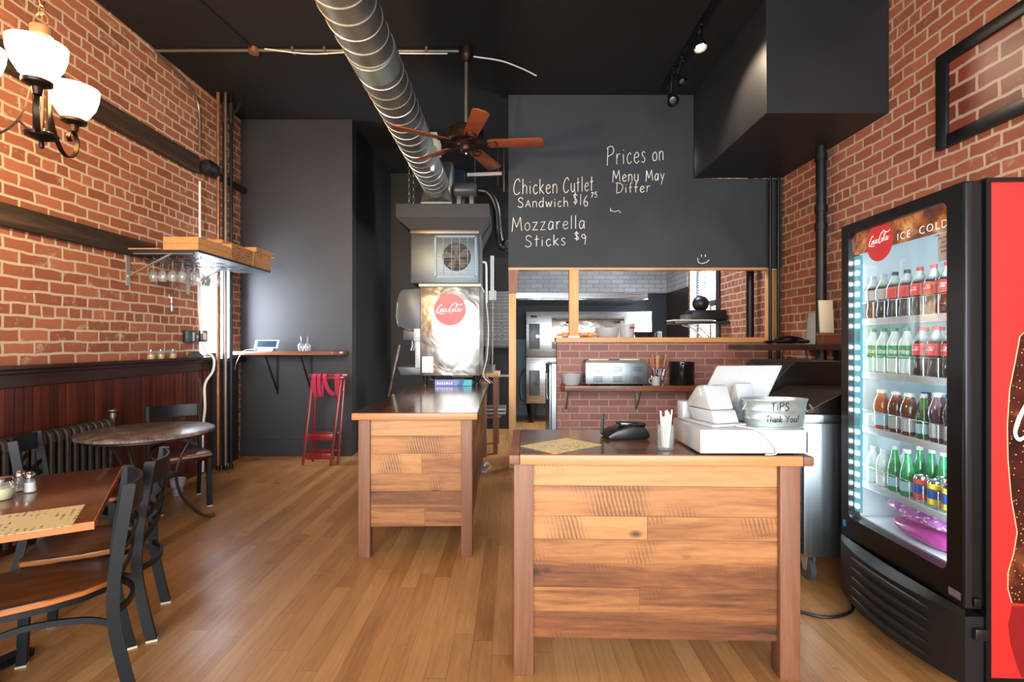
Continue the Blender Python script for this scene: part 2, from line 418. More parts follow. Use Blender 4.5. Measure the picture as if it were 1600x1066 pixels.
# the flowing script of the soft drink's lettering: width 1, strokes as (x, y, half width)
SCRIPT = ["~.225,.245,.008 .205,.29,.012 .165,.275,.012 .10,.20,.014 .045,.11,.018 .02,.03,.016 .05,-.01,.012 .10,.01,.010 .15,.06,.007",
 "~.205,.145,.010 .165,.11,.013 .155,.055,.012 .185,.035,.009 .215,.075,.010 .22,.125,.010 .205,.145,.008 .235,.12,.005",
 "~.29,.135,.010 .265,.145,.010 .24,.085,.013 .25,.04,.011 .285,.05,.007 .31,.08,.005", "~.375,.135,.008 .345,.145,.010 .315,.085,.013 .33,.04,.010 .365,.085,.008 .385,.15,.009 .375,.07,.012 .395,.04,.009 .425,.075,.005",
 "~.43,.125,.010 .47,.135,.010", "~.64,.275,.008 .63,.315,.011 .58,.30,.012 .52,.21,.014 .48,.11,.018 .475,.045,.016 .51,.02,.012 .56,.055,.008",
 "~.63,.16,.010 .595,.125,.013 .585,.07,.012 .615,.05,.009 .645,.09,.010 .65,.14,.010 .63,.16,.008 .67,.13,.005", "~.665,.09,.006 .72,.20,.008 .765,.30,.009 .745,.325,.008 .71,.22,.012 .685,.09,.012 .70,.05,.009 .735,.08,.005",
 "~.83,.16,.008 .795,.165,.010 .765,.10,.013 .78,.055,.010 .82,.10,.008 .845,.17,.009 .83,.085,.012 .85,.055,.010 .90,.11,.006 .94,.165,.004",
 "~.10,.005,.006 .17,-.035,.011 .24,-.02,.009 .30,-.035,.005", "~.60,.30,.006 .68,.36,.010 .78,.30,.012 .88,.29,.011 .97,.34,.005"]
def script_paths():
    out = []
    for s in SCRIPT:
        p = [tuple(float(v) for v in q.split(',')) for q in s.lstrip('~').split()]
        c = catmull([(a, b, r) for a, b, r in p], 4); out.append(([(q.x, q.y) for q in c], [max(.003, q.z) for q in c]))
    return out
def ribbon(mb, pts, widths, f):
    """flat stroke: pts in 2D, f maps (x, y) to room space"""
    L = []; n = len(pts)
    for i in range(n):
        a = pts[max(0, i - 1)]; b = pts[min(n - 1, i + 1)]
        d = Vector((b[0] - a[0], b[1] - a[1]));
        if d.length < 1e-9: d = Vector((1, 0))
        d.normalize(); w = widths[i] if isinstance(widths, list) else widths
        nx, ny = -d.y * w, d.x * w
        L.append((mb.bm.verts.new(f(pts[i][0] + nx, pts[i][1] + ny)), mb.bm.verts.new(f(pts[i][0] - nx, pts[i][1] - ny))))
    for A, B in zip(L, L[1:]): mb._face([A[0], A[1], B[1], B[0]])
def script(mb, f):
    for k, (p, w) in enumerate(script_paths()): ribbon(mb, p, w, lambda x, y, k=k: f(x, y, k))

# ---------------------------------------------------------------- materials
M = {}
M['brick_left'] = brick('old_red_brick', 'YZ', 'b06c4c', '8c4f37', 'cbb49b', bh=.088, wear=.7, ms=.0105, jit=.030)
M['brick_right'] = brick('red_brick_right', 'YZ', 'a9664c', '8a4d3a', 'c0aa96', bh=.090, wear=.45, seed=4, ms=.0105, jit=.028)
M['brick_print'] = brick('brick_picture', 'YZ', '8a4535', '5e2a22', 'b09a8a', bh=.112, bw=.30, wear=.3, seed=9, gloss=.4, bump=.1)
M['brick_veneer'] = brick('thin_brick_veneer', 'XZ', '9c6a62', '825850', 'ad948a', bw=.215, bh=.077, ms=.006, wear=.1, squash=False, rough=.6, bump=.25, jit=.004, seed=2)
M['tile'] = brick('glazed_brick_tile', 'XZ', 'a9adb0', '989da2', '777c80', bw=.24, bh=.082, ms=.006, wear=0, squash=False, rough=.25, bump=.15, jit=.0)
M['tile_side'] = brick('glazed_brick_tile_side', 'YZ', 'a9adb0', '989da2', '777c80', bw=.24, bh=.082, ms=.006, wear=0, squash=False, rough=.25, bump=.15, jit=.0)
M['black_paint'] = mat('black_wall_paint', '0f0e10', .55, var=.25, ns=3, bump=.05, bs=200)
M['ceiling'] = mat('black_ceiling_paint', '0c0a0c', .8, var=.2, ns=2)
M['grey_black'] = mat('charcoal_wall_paint', '2f2f32', .5, var=.12, ns=2.5, bump=.06, bs=180)
M['chalk_black'] = mat('chalkboard_paint', '2b3138', .7, var=.22, ns=1.6)
M['chalk'] = mat('white_chalk', 'e4e4e0', .9, var=.12, ns=90)
M['pale_wall'] = mat('pale_blue_paint', '8ba3ae', .6)
M['dark_brown'] = mat('dark_brown_paint', '2b1a16', .4, var=.2, ns=5)
M['floor'] = floor_mat()
M['bead'] = beadboard()
M['rail'] = wood('dark_stained_rail', [(.3, '1c0d08'), (.6, '341a10'), (.8, '44241a')], 'Y', 10, 18, .35)
M['beam'] = wood('old_black_timber', [(.3, '1d150f'), (.52, '3a2a1f'), (.75, '6b5542')], 'Y', 12, 18, .75, bump=.5)
M['stud'] = wood('pine_stud', [(.25, 'b98a55'), (.5, 'd0a36c'), (.8, 'e2bd8a')], 'Z', 9, 16, .55)
M['studx'] = wood('pine_cap', [(.25, 'b07c46'), (.5, 'c99258'), (.8, 'dcae78')], 'X', 9, 12, .4)
M['top_wood'] = wood('reclaimed_countertop', [(.22, '3a2114'), (.5, '5f3a22'), (.8, '8a5a36')], 'X', 7, 12, .22, island=True, coat=.35, tone=.4, knots=.5)
M['top_wood_y'] = wood('reclaimed_countertop_long', [(.22, '34211a'), (.5, '59392a'), (.8, '86603f')], 'Y', 7, 12, .16, island=True, coat=.5, tone=.4, knots=.5)
M['edge_wood'] = wood('oak_edge', [(.25, 'a5683c'), (.5, 'bd8050'), (.8, 'cf976a')], 'X', 8, 14, .4)
M['plank'] = wood('reclaimed_plank', [(.2, '3f2413'), (.38, '7d4a25'), (.56, 'aa7340'), (.84, 'c4945e')], 'X', 8, 11, .5, island=True, knots=.85, saw=.65, tone=.34)
M['plank_y'] = wood('reclaimed_plank_side', [(.2, '4a2a18'), (.38, '744a2d'), (.55, '90653f'), (.8, 'ab8258')], 'Y', 8, 11, .5, island=True, knots=.85, saw=.6, tone=.5)
M['post_wood'] = wood('reclaimed_post', [(.2, '593a27'), (.5, '80543b'), (.8, '9b6f52')], 'Z', 12, 14, .55, knots=.4)
M['seat_wood'] = wood('walnut_veneer', [(.22, '3a1c0e'), (.5, '5f3319'), (.8, '7d4724')], 'X', 9, 14, .3, coat=.3)
M['table_wood'] = wood('stained_table_top', [(.22, '4b2511'), (.5, '69381c'), (.8, '804c29')], 'X', 8, 16, .22, coat=.4)
M['table_edge'] = wood('table_edge', [(.25, '9a5424'), (.5, 'b76d34'), (.8, 'c98148')], 'X', 10, 16, .35)
M['shelf_wood'] = wood('live_edge_shelf', [(.22, '3d1f12'), (.5, '6f4228'), (.8, '9c6640')], 'X', 9, 14, .35, coat=.2)
M['dark_shelf'] = wood('dark_shelf', [(.22, '22150f'), (.5, '3b261b'), (.8, '523828')], 'X', 9, 14, .5)
M['red_wood'] = wood('cherry_stand', [(.22, '4b0d10'), (.5, '771a1c'), (.8, '952a2a')], 'Z', 9, 14, .3, coat=.3)
M['blade'] = wood('fan_blade_wood', [(.22, '5d2714'), (.5, '83401f'), (.8, '9a5430')], 'X', 9, 14, .35)
M['cafe_black'] = mat('black_chair_metal', '0f1419', .42, spec=.4, var=.1)
M['iron'] = mat('wrought_iron', '3a322c', .45, .6, var=.15)
M['bronze'] = mat('oiled_bronze', '33231b', .4, .7, var=.2, ns=12)
M['black_metal'] = mat('black_metal', '121315', .4, .3)
M['black_plastic'] = mat('black_plastic', '141518', .38, var=.1)
M['grey_plastic'] = mat('grey_black_plastic', '4b4f53', .35)
M['galv'] = mat('galvanised_duct', '8d8f8b', .42, .85, var=.18, ns=6)
M['galv_seam'] = mat('duct_seam', 'c9c9c3', .35, .8)
M['galv_tub'] = mat('galvanised_tub', 'aab8b6', .35, .75, var=.15, ns=25)
M['conduit'] = mat('conduit_metal', '7d746a', .4, .7)
M['copper'] = mat('rusty_pipe', '9a6a4c', .45, .6, var=.3, ns=14)
M['steel'] = steel('brushed_steel', 'c3c6c8', .28, 'X')
M['steel_v'] = steel('brushed_steel_panel', 'a9b6bd', .36, 'Z')
M['steel_wavy'] = steel('polished_steel_panel', 'aaa8a2', .30, 'Z', 30, .25)
M['steel_dark'] = steel('dark_steel', '5a544e', .38, 'X')
M['steel_grey'] = steel('grey_steel', '596065', .42, 'X')
M['chrome'] = mat('chrome', 'd8dadc', .12, 1.0)
M['white_plastic'] = mat('white_plastic', 'b0b3b6', .3, coat=.2)
M['white_soft'] = mat('white_shell', 'adb1b6', .35)
M['cream'] = mat('cream_plastic', 'd9d0b4', .5)
M['cable_white'] = mat('white_cable', 'e2e0dc', .5)
M['cable_black'] = mat('black_cable', '0d0d0e', .5)
M['rad'] = mat('silver_brown_radiator', '40362f', .42, .55, var=.3, ns=14, bump=.15)
M['card'] = mat('cardboard', 'b98752', .8, var=.12, ns=30)
M['card_grey'] = mat('grey_cardboard', '84888a', .75, var=.1, ns=25)
M['card_print'] = print_mat('printed_cardboard', 'a06f45', '3a2415', 42, .8, .85, 2)
M['card_grey_print'] = print_mat('printed_grey_cardboard', 'a3a6a6', '2c2d2f', 24, .75, .8, 2)
M['menu'] = print_mat('printed_menu', 'e3cf9c', '5e4a2a', 48, .45, .75, 0)
M['paper'] = mat('paper', 'dcdbd8', .7)
M['label_print'] = print_mat('printed_label', 'e4e2dc', '3b3b3b', 150, .5, .7, 2)
M['stone'] = None
t = NT('stone_mosaic'); v = t.coord()
vo = t.n('TexVoronoi', _Vector=v, _Scale=34); c_ = t.ramp(t.noise(v, 12, 6, .7, .6), [(.34, '2a211c'), (.5, '6b574a'), (.64, 'a8968a')])
ed = t.n('TexVoronoi', feature='DISTANCE_TO_EDGE', _Vector=v, _Scale=34)
t.col(t.mix(t.math('LESS_THAN', ed.outputs[0], .035), t.mix(.35, c_, vo.outputs[1], 'MULTIPLY'), '8f8378')); t.b.inputs['Roughness'].default_value = .3
M['stone'] = t.m
M['glass'] = glassy('clear_glass', (.97, .98, .98), .10, 1.0, .02)
M['jar_glass'] = glassy('jar_glass', (.95, .97, .95), .10, 1.0, .03)
M['pane'] = glassy('window_pane', (1, 1, 1), .02, .6, .02)
M['cooler_pane'] = glassy('cooler_door_pane', (.98, 1, 1), .015, .35, .02)
M['cheese'] = mat('grated_cheese', 'd8cfa0', .9, var=.2, ns=200)
M['spice'] = mat('yellow_spice', 'c9a04a', .9, var=.25, ns=200)
M['salt'] = mat('salt', 'e9e9e6', .9)
M['strap'] = mat('crimson_webbing', 'a3203f', .8, var=.12, ns=80)
M['screen'] = mat('dark_screen', '2b3a4a', .12)
M['shade'] = mat('alabaster_glass', 'fff0d8', .4, emit=38.0, ecol=(1.0, .68, .30))
M['bulb'] = mat('lit_bulb', 'fff3d8', .4, emit=60.0, ecol=(1.0, .87, .62))
M['led'] = mat('led_dots', 'e8fbff', .4, emit=60.0, ecol=(.80, .97, 1.0))
M['led_strip'] = mat('led_channel', '2f6f80', .3, emit=.3, ecol=(.3, .8, .95))
M['cooler_white'] = mat('cooler_liner', 'dfe9ee', .35)
M['cooler_black'] = mat('cooler_black', '0e0f11', .3, var=.15)
M['grille_black'] = mat('grille_black', '18191b', .42, var=.2, ns=9)
M['cooler_red'] = mat('cooler_red', 'c92a26', .38, coat=.25)
M['logo_red'] = mat('logo_red', 'c8202a', .35)
M['logo_red_lit'] = mat('lit_logo_red', 'c8242c', .35, emit=.35, ecol='d8242c')
M['logo_white'] = mat('logo_white', 'f2f2f2', .5)
M['logo_white_lit'] = mat('lit_logo_white', 'f2f2f2', .5, emit=.7, ecol='f2f2f2')
M['ink'] = mat('black_marker', '1b1c1e', .7)
M['ink_red'] = mat('red_print', 'b3262c', .7)
t = NT('lit_header_picture'); v = t.coord()
c_ = t.ramp(t.noise(v, 10, 4, .6, .8), [(.3, '3d1408'), (.48, '7d3a1a'), (.6, 'b8743a'), (.75, 'd9b27a')])
t.col(c_); t.b.inputs['Emission Strength'].default_value = .45; t.set(t.b.inputs['Emission Color'], c_); t.b.inputs['Roughness'].default_value = .3
M['header'] = t.m
t = NT('cola_picture'); v = t.coord()
fz = t.n('TexVoronoi', _Vector=v, _Scale=62)
c_ = t.mix(t.math('LESS_THAN', fz.outputs[0], .17), t.ramp(t.noise(v, 5, 4, .6, .5), [(.35, '1c0805'), (.55, '4a1a0e'), (.72, '8a4a26')]), 'c99a6a')
t.col(c_); t.b.inputs['Roughness'].default_value = .3
M['cola_picture'] = t.m
M['bottle_line'] = mat('printed_bottle_outline', 'd9b48c', .4)

# ---------------------------------------------------------------- room shell
XL, XR, ZC, YB, YK = -3.36, 3.01, 4.165, 6.34, 5.70
struct(MB().box(XL - .35, XR + .3, -1.7, 10.1, -.08, 0).build('floor', M['floor'], smooth=False))
struct(MB().box(XL - .35, XR + .3, -1.7, 10.1, ZC, ZC + .1).build('ceiling', M['ceiling'], smooth=False))
wl = MB(); wl.box(XL - .35, XL, -1.7, 5.5, 0, ZC); wl.box(XL - .35, XL, 5.5, 6.15, 0, 1.22); wl.box(XL - .35, XL, 5.5, 6.15, 2.42, ZC); wl.box(XL - .35, XL, 6.15, YB + .16, 0, ZC)
struct(wl.build('wall_left', M['brick_left'], smooth=False))
struct(MB().box(XL, -1.98, YB, YB + .16, 0, ZC).build('wall_back', M['grey_black'], smooth=False))
struct(MB().box(XL, -1.98, YB - .02, YB, 0, .20).build('baseboard_back', M['grey_black'], smooth=False))
struct(MB().box(-2.14, -1.98, YB + .16, 8.45, 0, ZC).build('wall_alley', M['black_paint'], smooth=False))
struct(MB().box(-1.98, .03, 8.35, 8.45, 0, ZC).build('wall_alley_rear', M['black_paint'], smooth=False))
struct(MB().box(-.05, .03, 8.45, 9.9, 0, ZC).build('wall_kitchen_left', M['black_paint'], smooth=False))
wr = MB(); wr.box(XR, XR + .3, -1.7, 7.5, 0, ZC); wr.box(XR, XR + .3, 7.5, 8.65, 0, 1.1); wr.box(XR, XR + .3, 7.5, 8.65, 2.75, ZC); wr.box(XR, XR + .3, 8.65, 10.0, 0, ZC)
struct(wr.build('wall_right', M['brick_right'], smooth=False))
rw = struct(MB().box(-.05, XR, 9.9, 10.0, 0, ZC).build('wall_kitchen_rear', mat('dark_blue_grey_paint', '1d242b', .5), smooth=False))
struct(MB().box(.03, .95, 9.885, 9.9, 0, 1.47).build('trim_1', M['pale_wall'], smooth=False))
struct(MB().box(.03, XR, 9.87, 9.9, 2.36, ZC).build('trim_2', M['tile'], smooth=False))
struct(MB().box(XR - .03, XR, 8.72, 9.87, 2.36, ZC).build('trim_3', M['tile_side'], smooth=False))
struct(MB().box(XR - .02, XR, 8.72, 9.9, 0, 2.36).build('trim_4', M['dark_brown'], smooth=False))
fw = MB(); fw.box(XL, -2.7, -1.7, -1.6, 0, ZC); fw.box(2.7, XR, -1.7, -1.6, 0, ZC); fw.box(-2.7, 2.7, -1.7, -1.6, 0, .45); fw.box(-2.7, 2.7, -1.7, -1.6, 3.5, ZC)
struct(fw.build('wall_front', M['brick_left'], smooth=False))
# soffit over the prep side, brick half wall and its cap
struct(MB().box(2.03, XR, 4.086, YK, 3.235, ZC, .004).build('ceiling_soffit', mat('soffit_paint', '212125', .5, var=.15, ns=3), smooth=False))
struct(MB().box(.50, XR, YK, YK + .12, 0, 1.405).build('wall_half', M['brick_veneer'], smooth=False))
struct(MB().box(.485, 2.84, YK - .03, YK + .16, 1.405, 1.462, .004).build('trim_5', M['studx'], smooth=False))
# wainscot and its ledge
struct(MB().box(XL, XL + .03, -1.6, 5.60, .0, 1.13).build('wall_wainscot', M['bead'], smooth=False))
rl = MB(); rl.box(XL, XL + .045, -1.6, 5.60, 1.10, 1.20, .006); rl.box(XL, XL + .075, -1.6, 5.60, 1.19, 1.225, .008); rl.box(XL, XL + .115, -1.6, 5.62, 1.222, 1.25, .006)
struct(rl.build('trim_6', M['rail'], smooth=False))
struct(MB().box(XL, XL + .05, 5.60, 6.2, 0, 1.17).build('trim_7', M['dark_brown'], smooth=False))
struct(MB().box(XL, XL + .09, 5.62, 6.3, 1.17, 1.222, .004).build('trim_8', M['black_paint'], smooth=False))

# windows
jb = MB()
for y0, y1, z0, z1 in ((5.50, 5.505, 1.22, 2.42), (6.145, 6.15, 1.22, 2.42), (5.505, 6.145, 2.415, 2.42), (5.505, 6.145, 1.22, 1.225)): jb.box(XL - .35, XL + .001, y0, y1, z0, z1)
struct(jb.build('trim_10', M['white_soft'], smooth=False))
jb = MB()
for y0, y1, z0, z1 in ((7.50, 7.505, 1.1, 2.75), (8.645, 8.65, 1.1, 2.75), (7.505, 8.645, 2.745, 2.75), (7.505, 8.645, 1.1, 1.105)): jb.box(XR - .001, XR + .3, y0, y1, z0, z1)
struct(jb.build('trim_11', M['white_soft'], smooth=False))
wf = MB()
for y0, y1, z0, z1 in ((5.5, 5.55, 1.22, 2.42), (6.10, 6.15, 1.22, 2.42), (5.55, 6.10, 1.22, 1.27), (5.55, 6.10, 2.37, 2.42)): wf.box(XL - .22, XL - .16, y0, y1, z0, z1)
w1 = struct(wf.build('window_1', M['white_soft'], smooth=False))
MB().box(XL - .195, XL - .19, 5.55, 6.10, 1.27, 2.37).build('pane', M['pane'], w1, smooth=False)
wf = MB()
for y0, y1, z0, z1 in ((7.5, 7.57, 1.1, 2.75), (8.58, 8.65, 1.1, 2.75), (7.57, 8.58, 1.1, 1.17), (7.57, 8.58, 2.68, 2.75), (7.57, 8.58, 1.98, 2.07), (8.05, 8.10, 1.17, 1.98)): wf.box(XR + .12, XR + .18, y0, y1, z0, z1)
w2 = struct(wf.build('window_2', M['dark_brown'], smooth=False))
MB().box(XR + .145, XR + .15, 7.57, 8.58, 1.17, 2.68).build('pane', M['pane'], w2, smooth=False)
struct(MB().box(XR - .03, XR, 7.38, 7.5, .9, 2.9, .005).build('trim_9', M['dark_brown'], smooth=False))
b = thing('window_blind', 'white slatted blind pulled over the upper half of the kitchen window', 'blind', (XR + .05, 8.07, 2.7), world=True)
mb = MB()
for i in range(14):
    z = 2.66 - i * .042; mb.box(-.025, .025, -.50, .50, -.002, .002, M=Matrix.Translation((XR + .05, 8.07, z)) @ Matrix.Rotation(R(-28), 4, 'Y'))
mb.build('slats', M['white_soft'], b, smooth=False)
mb = MB()
for y in (7.75, 8.07, 8.40): mb.box(XR + .02, XR + .023, y - .012, y + .012, 2.06, 2.68)
mb.build('ladder_tape', M['dark_brown'], b, smooth=False)
MB().box(XR + .02, XR + .08, 7.57, 8.57, 2.68, 2.72).build('head_rail', M['white_soft'], b, smooth=False)

# ---------------------------------------------------------------- chalkboard over the kitchen opening
cb = thing('chalkboard', 'big black painted chalkboard with handwritten menu prices above kitchen opening', 'chalkboard', (1.0, YK, 2.24), world=True)
MB().prism([(-.04, 2.24), (3.005, 2.24), (3.005, 3.23), (2.02, 3.23), (2.02, ZC - .003), (-.04, ZC - .003)], 'Y', YK, YK + .1).build('board', M['chalk_black'], cb, smooth=False)
MB().box(-.04, 2.9, YK + .005, YK + .1, 2.215, 2.24).build('bottom_edging', M['studx'], cb, smooth=False)
def chalk(mb, text, x0, x1, y0, y1, cap, th=.0044):
    st, w = strokes(text)
    for s_ in st:
        pts = []
        for a, b_ in s_:
            u = a / w; px = x0 + (x1 - x0) * u; py = y0 + (y1 - y0) * u - b_ * cap
            pts.append(at(px, py, YK - .001))
        mb.tube(pts, th * random.uniform(.85, 1.15), 5)
mb = MB()
chalk(mb, 'Prices', 948, 1009, 258, 254, 28); chalk(mb, 'on', 1019, 1037, 252, 250, 24)
mb.build('prices_lettering', M['chalk'], cb)
mb = MB()
chalk(mb, 'Menu', 957, 998, 284, 283, 18); chalk(mb, 'May', 1009, 1038, 283, 281, 17); chalk(mb, 'Differ', 962, 1016, 302, 300, 16)
mb.build('differ_lettering', M['chalk'], cb)
mb = MB()
chalk(mb, 'Chicken', 802, 871, 304, 302, 24); chalk(mb, 'Cutlet', 880, 927, 301, 298, 23)
chalk(mb, 'SAndwich', 809, 888, 324, 323, 15); chalk(mb, '$16', 895, 919, 318, 323, 17); chalk(mb, '75', 923, 933, 309, 308, 8, .004)
mb.build('sandwich_lettering', M['chalk'], cb)
mb = MB()
chalk(mb, 'Mozzarella', 800, 914, 361, 357, 21); chalk(mb, 'Sticks', 820, 884, 386, 383, 18); chalk(mb, '$9', 897, 916, 374, 380, 13)
mb.build('sticks_lettering', M['chalk'], cb)
mb = MB()
mb.tube([at(x, y, YK) for x, y in ((1090, 403), (1091, 410), (1097, 412), (1104, 410), (1108, 406))], .005, 5)
for x in (1096, 1102): mb.tube([at(x, 398, YK), at(x, 401.5, YK)], .005, 5)
mb.tube([at(x, y, YK) for x, y in ((953, 328), (960, 331), (967, 329), (970, 333))], .004, 5); mb.tube([at(954, 325, YK), at(954, 330, YK)], .004, 5)
mb.build('smiley_doodle', M['chalk'], cb)

# posts of the kitchen front
p = tag(MB().box(-.035, .045, YK + .005, YK + .095, 0, 1.95, .003).build('wooden_post', M['stud']), 'tall pine post between the alley and the kitchen doorway', 'post')
p2 = tag(MB().prism([(-.04, 2.215), (.075, 2.215), (.05, 1.95), (-.035, 1.95)], 'Y', YK + .005, YK + .095).build('wooden_wedge', M['post_wood']), 'brown tapered wood block topping the kitchen doorway post', 'wood block')
p = thing('wooden_post', 'short pale pine post standing on the half wall cap', 'post', (.69, YK, 1.462), world=True)
MB().box(.638, .742, YK + .0, YK + .09, 1.478, 2.214, .003).build('shaft', M['stud'], p)
MB().box(.63, .75, YK - .005, YK + .1, 1.4625, 1.478).build('plate', M['galv_seam'], p)
for x, l in ((2.885, 'pine stud behind the black pipe pair, near the half wall end'), (2.965, 'pine stud against the right brick wall beside the pipe pair')):
    tag(MB().box(x - .028, x + .028, YK + .005, YK + .09, 1.462 if x < 2.9 else 1.4055, 2.214, .003).build('wooden_stud', M['stud']), l, 'stud')

# ---------------------------------------------------------------- timbers, pipes and conduits
tag(MB().box(XL, XL + .06, -1.6, 4.75, 2.165, 2.315, .008).build('wooden_beam', M['beam']), 'lower dark timber rail on brick wall, ending at the box shelf', 'beam')
tag(MB().box(XL, XL + .07, -1.6, 5.40, 3.19, 3.365, .008).build('wooden_beam', M['beam']), 'upper dark timber rail high on brick wall behind the chandelier', 'beam')
pc = thing('capped_pipe', 'short thick black pipe at the end of the upper timber rail', 'pipe', (XL + .1, 5.42, 3.28), world=True)
MB().lathe([(.0, 0), (.06, .01), (.085, .05), (.085, .13), (.07, .18), (.045, .195), (0, .195)], n=20, M=Matrix.Translation((XL + .1, 5.42, 3.28)) @ Matrix.Rotation(R(-90), 4, 'X')).build('barrel', M['black_paint'], pc)
MB().cyl((XL + .047, 5.61, 3.28), (XL + .047, 6.335, 3.28), .04).build('tail', M['black_paint'], pc)
def wall_pipe(name, pts, r, m, label, n=10, sm=True, cat='pipe', k=5):
    return tag(MB().tube(catmull(pts, k) if sm else pts, r, n).build(name, m), label, cat)
for i, (x, y, r, m, l) in enumerate(((-3.242, 5.65, .019, 'copper', 'rust coloured riser pipe in the window corner, closest to the brick wall'),
        (-3.198, 5.69, .016, 'black_metal', 'dark riser pipe in the window corner, second from brick wall'),
        (-3.160, 5.65, .014, 'conduit', 'grey riser pipe in the window corner, third from brick wall'),
        (-3.122, 5.69, .017, 'black_metal', 'black riser pipe in the window corner, closest to the charcoal wall panel'))):
    T = thing('riser_pipe', l, 'pipe', (x, y, 0), group=None)
    MB().cyl((0, 0, 0), (0, 0, ZC - .002), r, n=12).build('pipe', M[m], T)
    MB().cyl((0, 0, 0), (0, 0, .05), r + .005, n=12).build('floor_collar', M['black_metal'], T)
    if i in (1, 3):
        mb = MB(); mb.cyl((0, 0, 3.86), (0, 0, 4.06), r + .008, n=12); mb.tube([(0, 0, 3.95), (.03, .05, 4.0), (.06, .08, 4.1)], .016, 10); mb.cyl((0, .0, 3.84), (0, .0, 3.87), r + .012, n=12); mb.build('valve', M['iron'], T)
c = thing('ceiling_conduit', 'long grey conduit run across black ceiling with junction box and fan wiring', 'conduit', (-1.9, 4.8, ZC - .03), world=True)
MB().tube([(XL + .02, 4.80, ZC - .025), (-2.4, 4.80, ZC - .02), (-.5, 4.80, ZC - .03)], .014, 10).build('pipe', M['conduit'], c)
MB().cyl((-2.42, 4.80, ZC - .05), (-2.42, 4.80, ZC - .001), .045, n=16).build('junction_box', M['copper'], c)
wp = [(-2.3, 4.76, ZC - .03), (-1.9, 4.79, ZC - .06), (-1.5, 4.79, ZC - .045), (-1.0, 4.80, ZC - .05), (-.6, 4.76, ZC - .075)]
MB().tube(catmull(wp, 6), .006, 6).build('wire', M['cable_white'], c)
for x in (-2.05, -1.75, -1.2, -.8): MB().box(x - .012, x + .012, 4.77, 4.83, ZC - .05, ZC - .001).build('clip', M['conduit'], c)
wall_pipe('loose_wire', [(-.36, 4.80, ZC - .08), (-.1, 4.93, ZC - .05), (.12, 5.12, ZC - .03), (.25, 5.24, ZC - .03)], .007, M['cable_white'], 'loose white wire trailing from fan mount across black ceiling', 6, cat='wire')
wall_pipe('wall_conduit', [(XL + .02, 4.80, ZC - .03), (XL + .018, 5.0, ZC - .05), (XL + .018, 5.32, ZC - .12), (XL + .018, 5.45, ZC - .22), (XL + .018, 5.48, ZC - .4), (XL + .018, 5.48, 3.45)], .013, M['conduit'], 'thin conduit bending down the brick wall from the ceiling corner', 8)
wall_pipe('wall_conduit', [(XL + .018, 5.48, 3.13), (XL + .018, 5.48, 2.32)], .012, M['cable_white'], 'thin pale conduit between upper timber rail and cardboard boxes', 8, sm=False)
wall_pipe('flexible_conduit', [(XL + .03, 5.45, 2.12), (XL + .03, 5.45, 1.85), (XL + .035, 5.47, 1.6), (XL + .045, 5.47, 1.5)], .017, M['cable_white'], 'white flexible conduit running from box shelf down to grey switch boxes', 8)
wall_pipe('flexible_conduit', [(XL + .045, 5.47, 1.40), (XL + .06, 5.50, 1.32), (XL + .135, 5.53, 1.24), (XL + .13, 5.53, 1.1), (XL + .05, 5.52, .95), (XL + .05, 5.52, .7), (XL + .055, 5.47, .45), (XL + .05, 5.48, .02)], .013, M['cable_white'], 'white flexible conduit running from switch boxes down dark wainscot to floor', 8)
wall_pipe('black_wire_run', [(-3.0, 2.2, ZC - .012), (-2.6, 3.6, ZC - .012), (-2.42, 4.74, ZC - .02)], .009, M['cable_black'], 'black cable along black ceiling toward the conduit junction box', 6, cat='cable')
# right side pipes
T = thing('drain_pipe', 'thick black cast iron drain pipe against right brick wall under soffit', 'pipe', (2.88, 4.77, 0))
MB().cyl((0, 0, 0), (0, 0, 3.233), .045, n=18).build('pipe', M['black_metal'], T)
for z in (2.45, 2.62, 3.1): MB().cyl((0, 0, z), (0, 0, z + .06), .055, n=18).build('hub_joint', M['black_metal'], T)
for x, y, l in ((2.835, 5.62, 'thin black pipe before the half wall end, further from the brick wall'), (2.925, 5.62, 'thin black pipe before the half wall end, closer to the brick wall')):
    wall_pipe('black_pipe', [(x, y, 0), (x, y, 3.233)], .018, M['black_metal'], l, 10, sm=False)
wall_pipe('black_pipe', [(2.93, 6.3, 0), (2.93, 6.3, ZC - .01)], .045, M['black_metal'], 'black pipe inside kitchen against the brick wall beyond the opening', 14, sm=False)

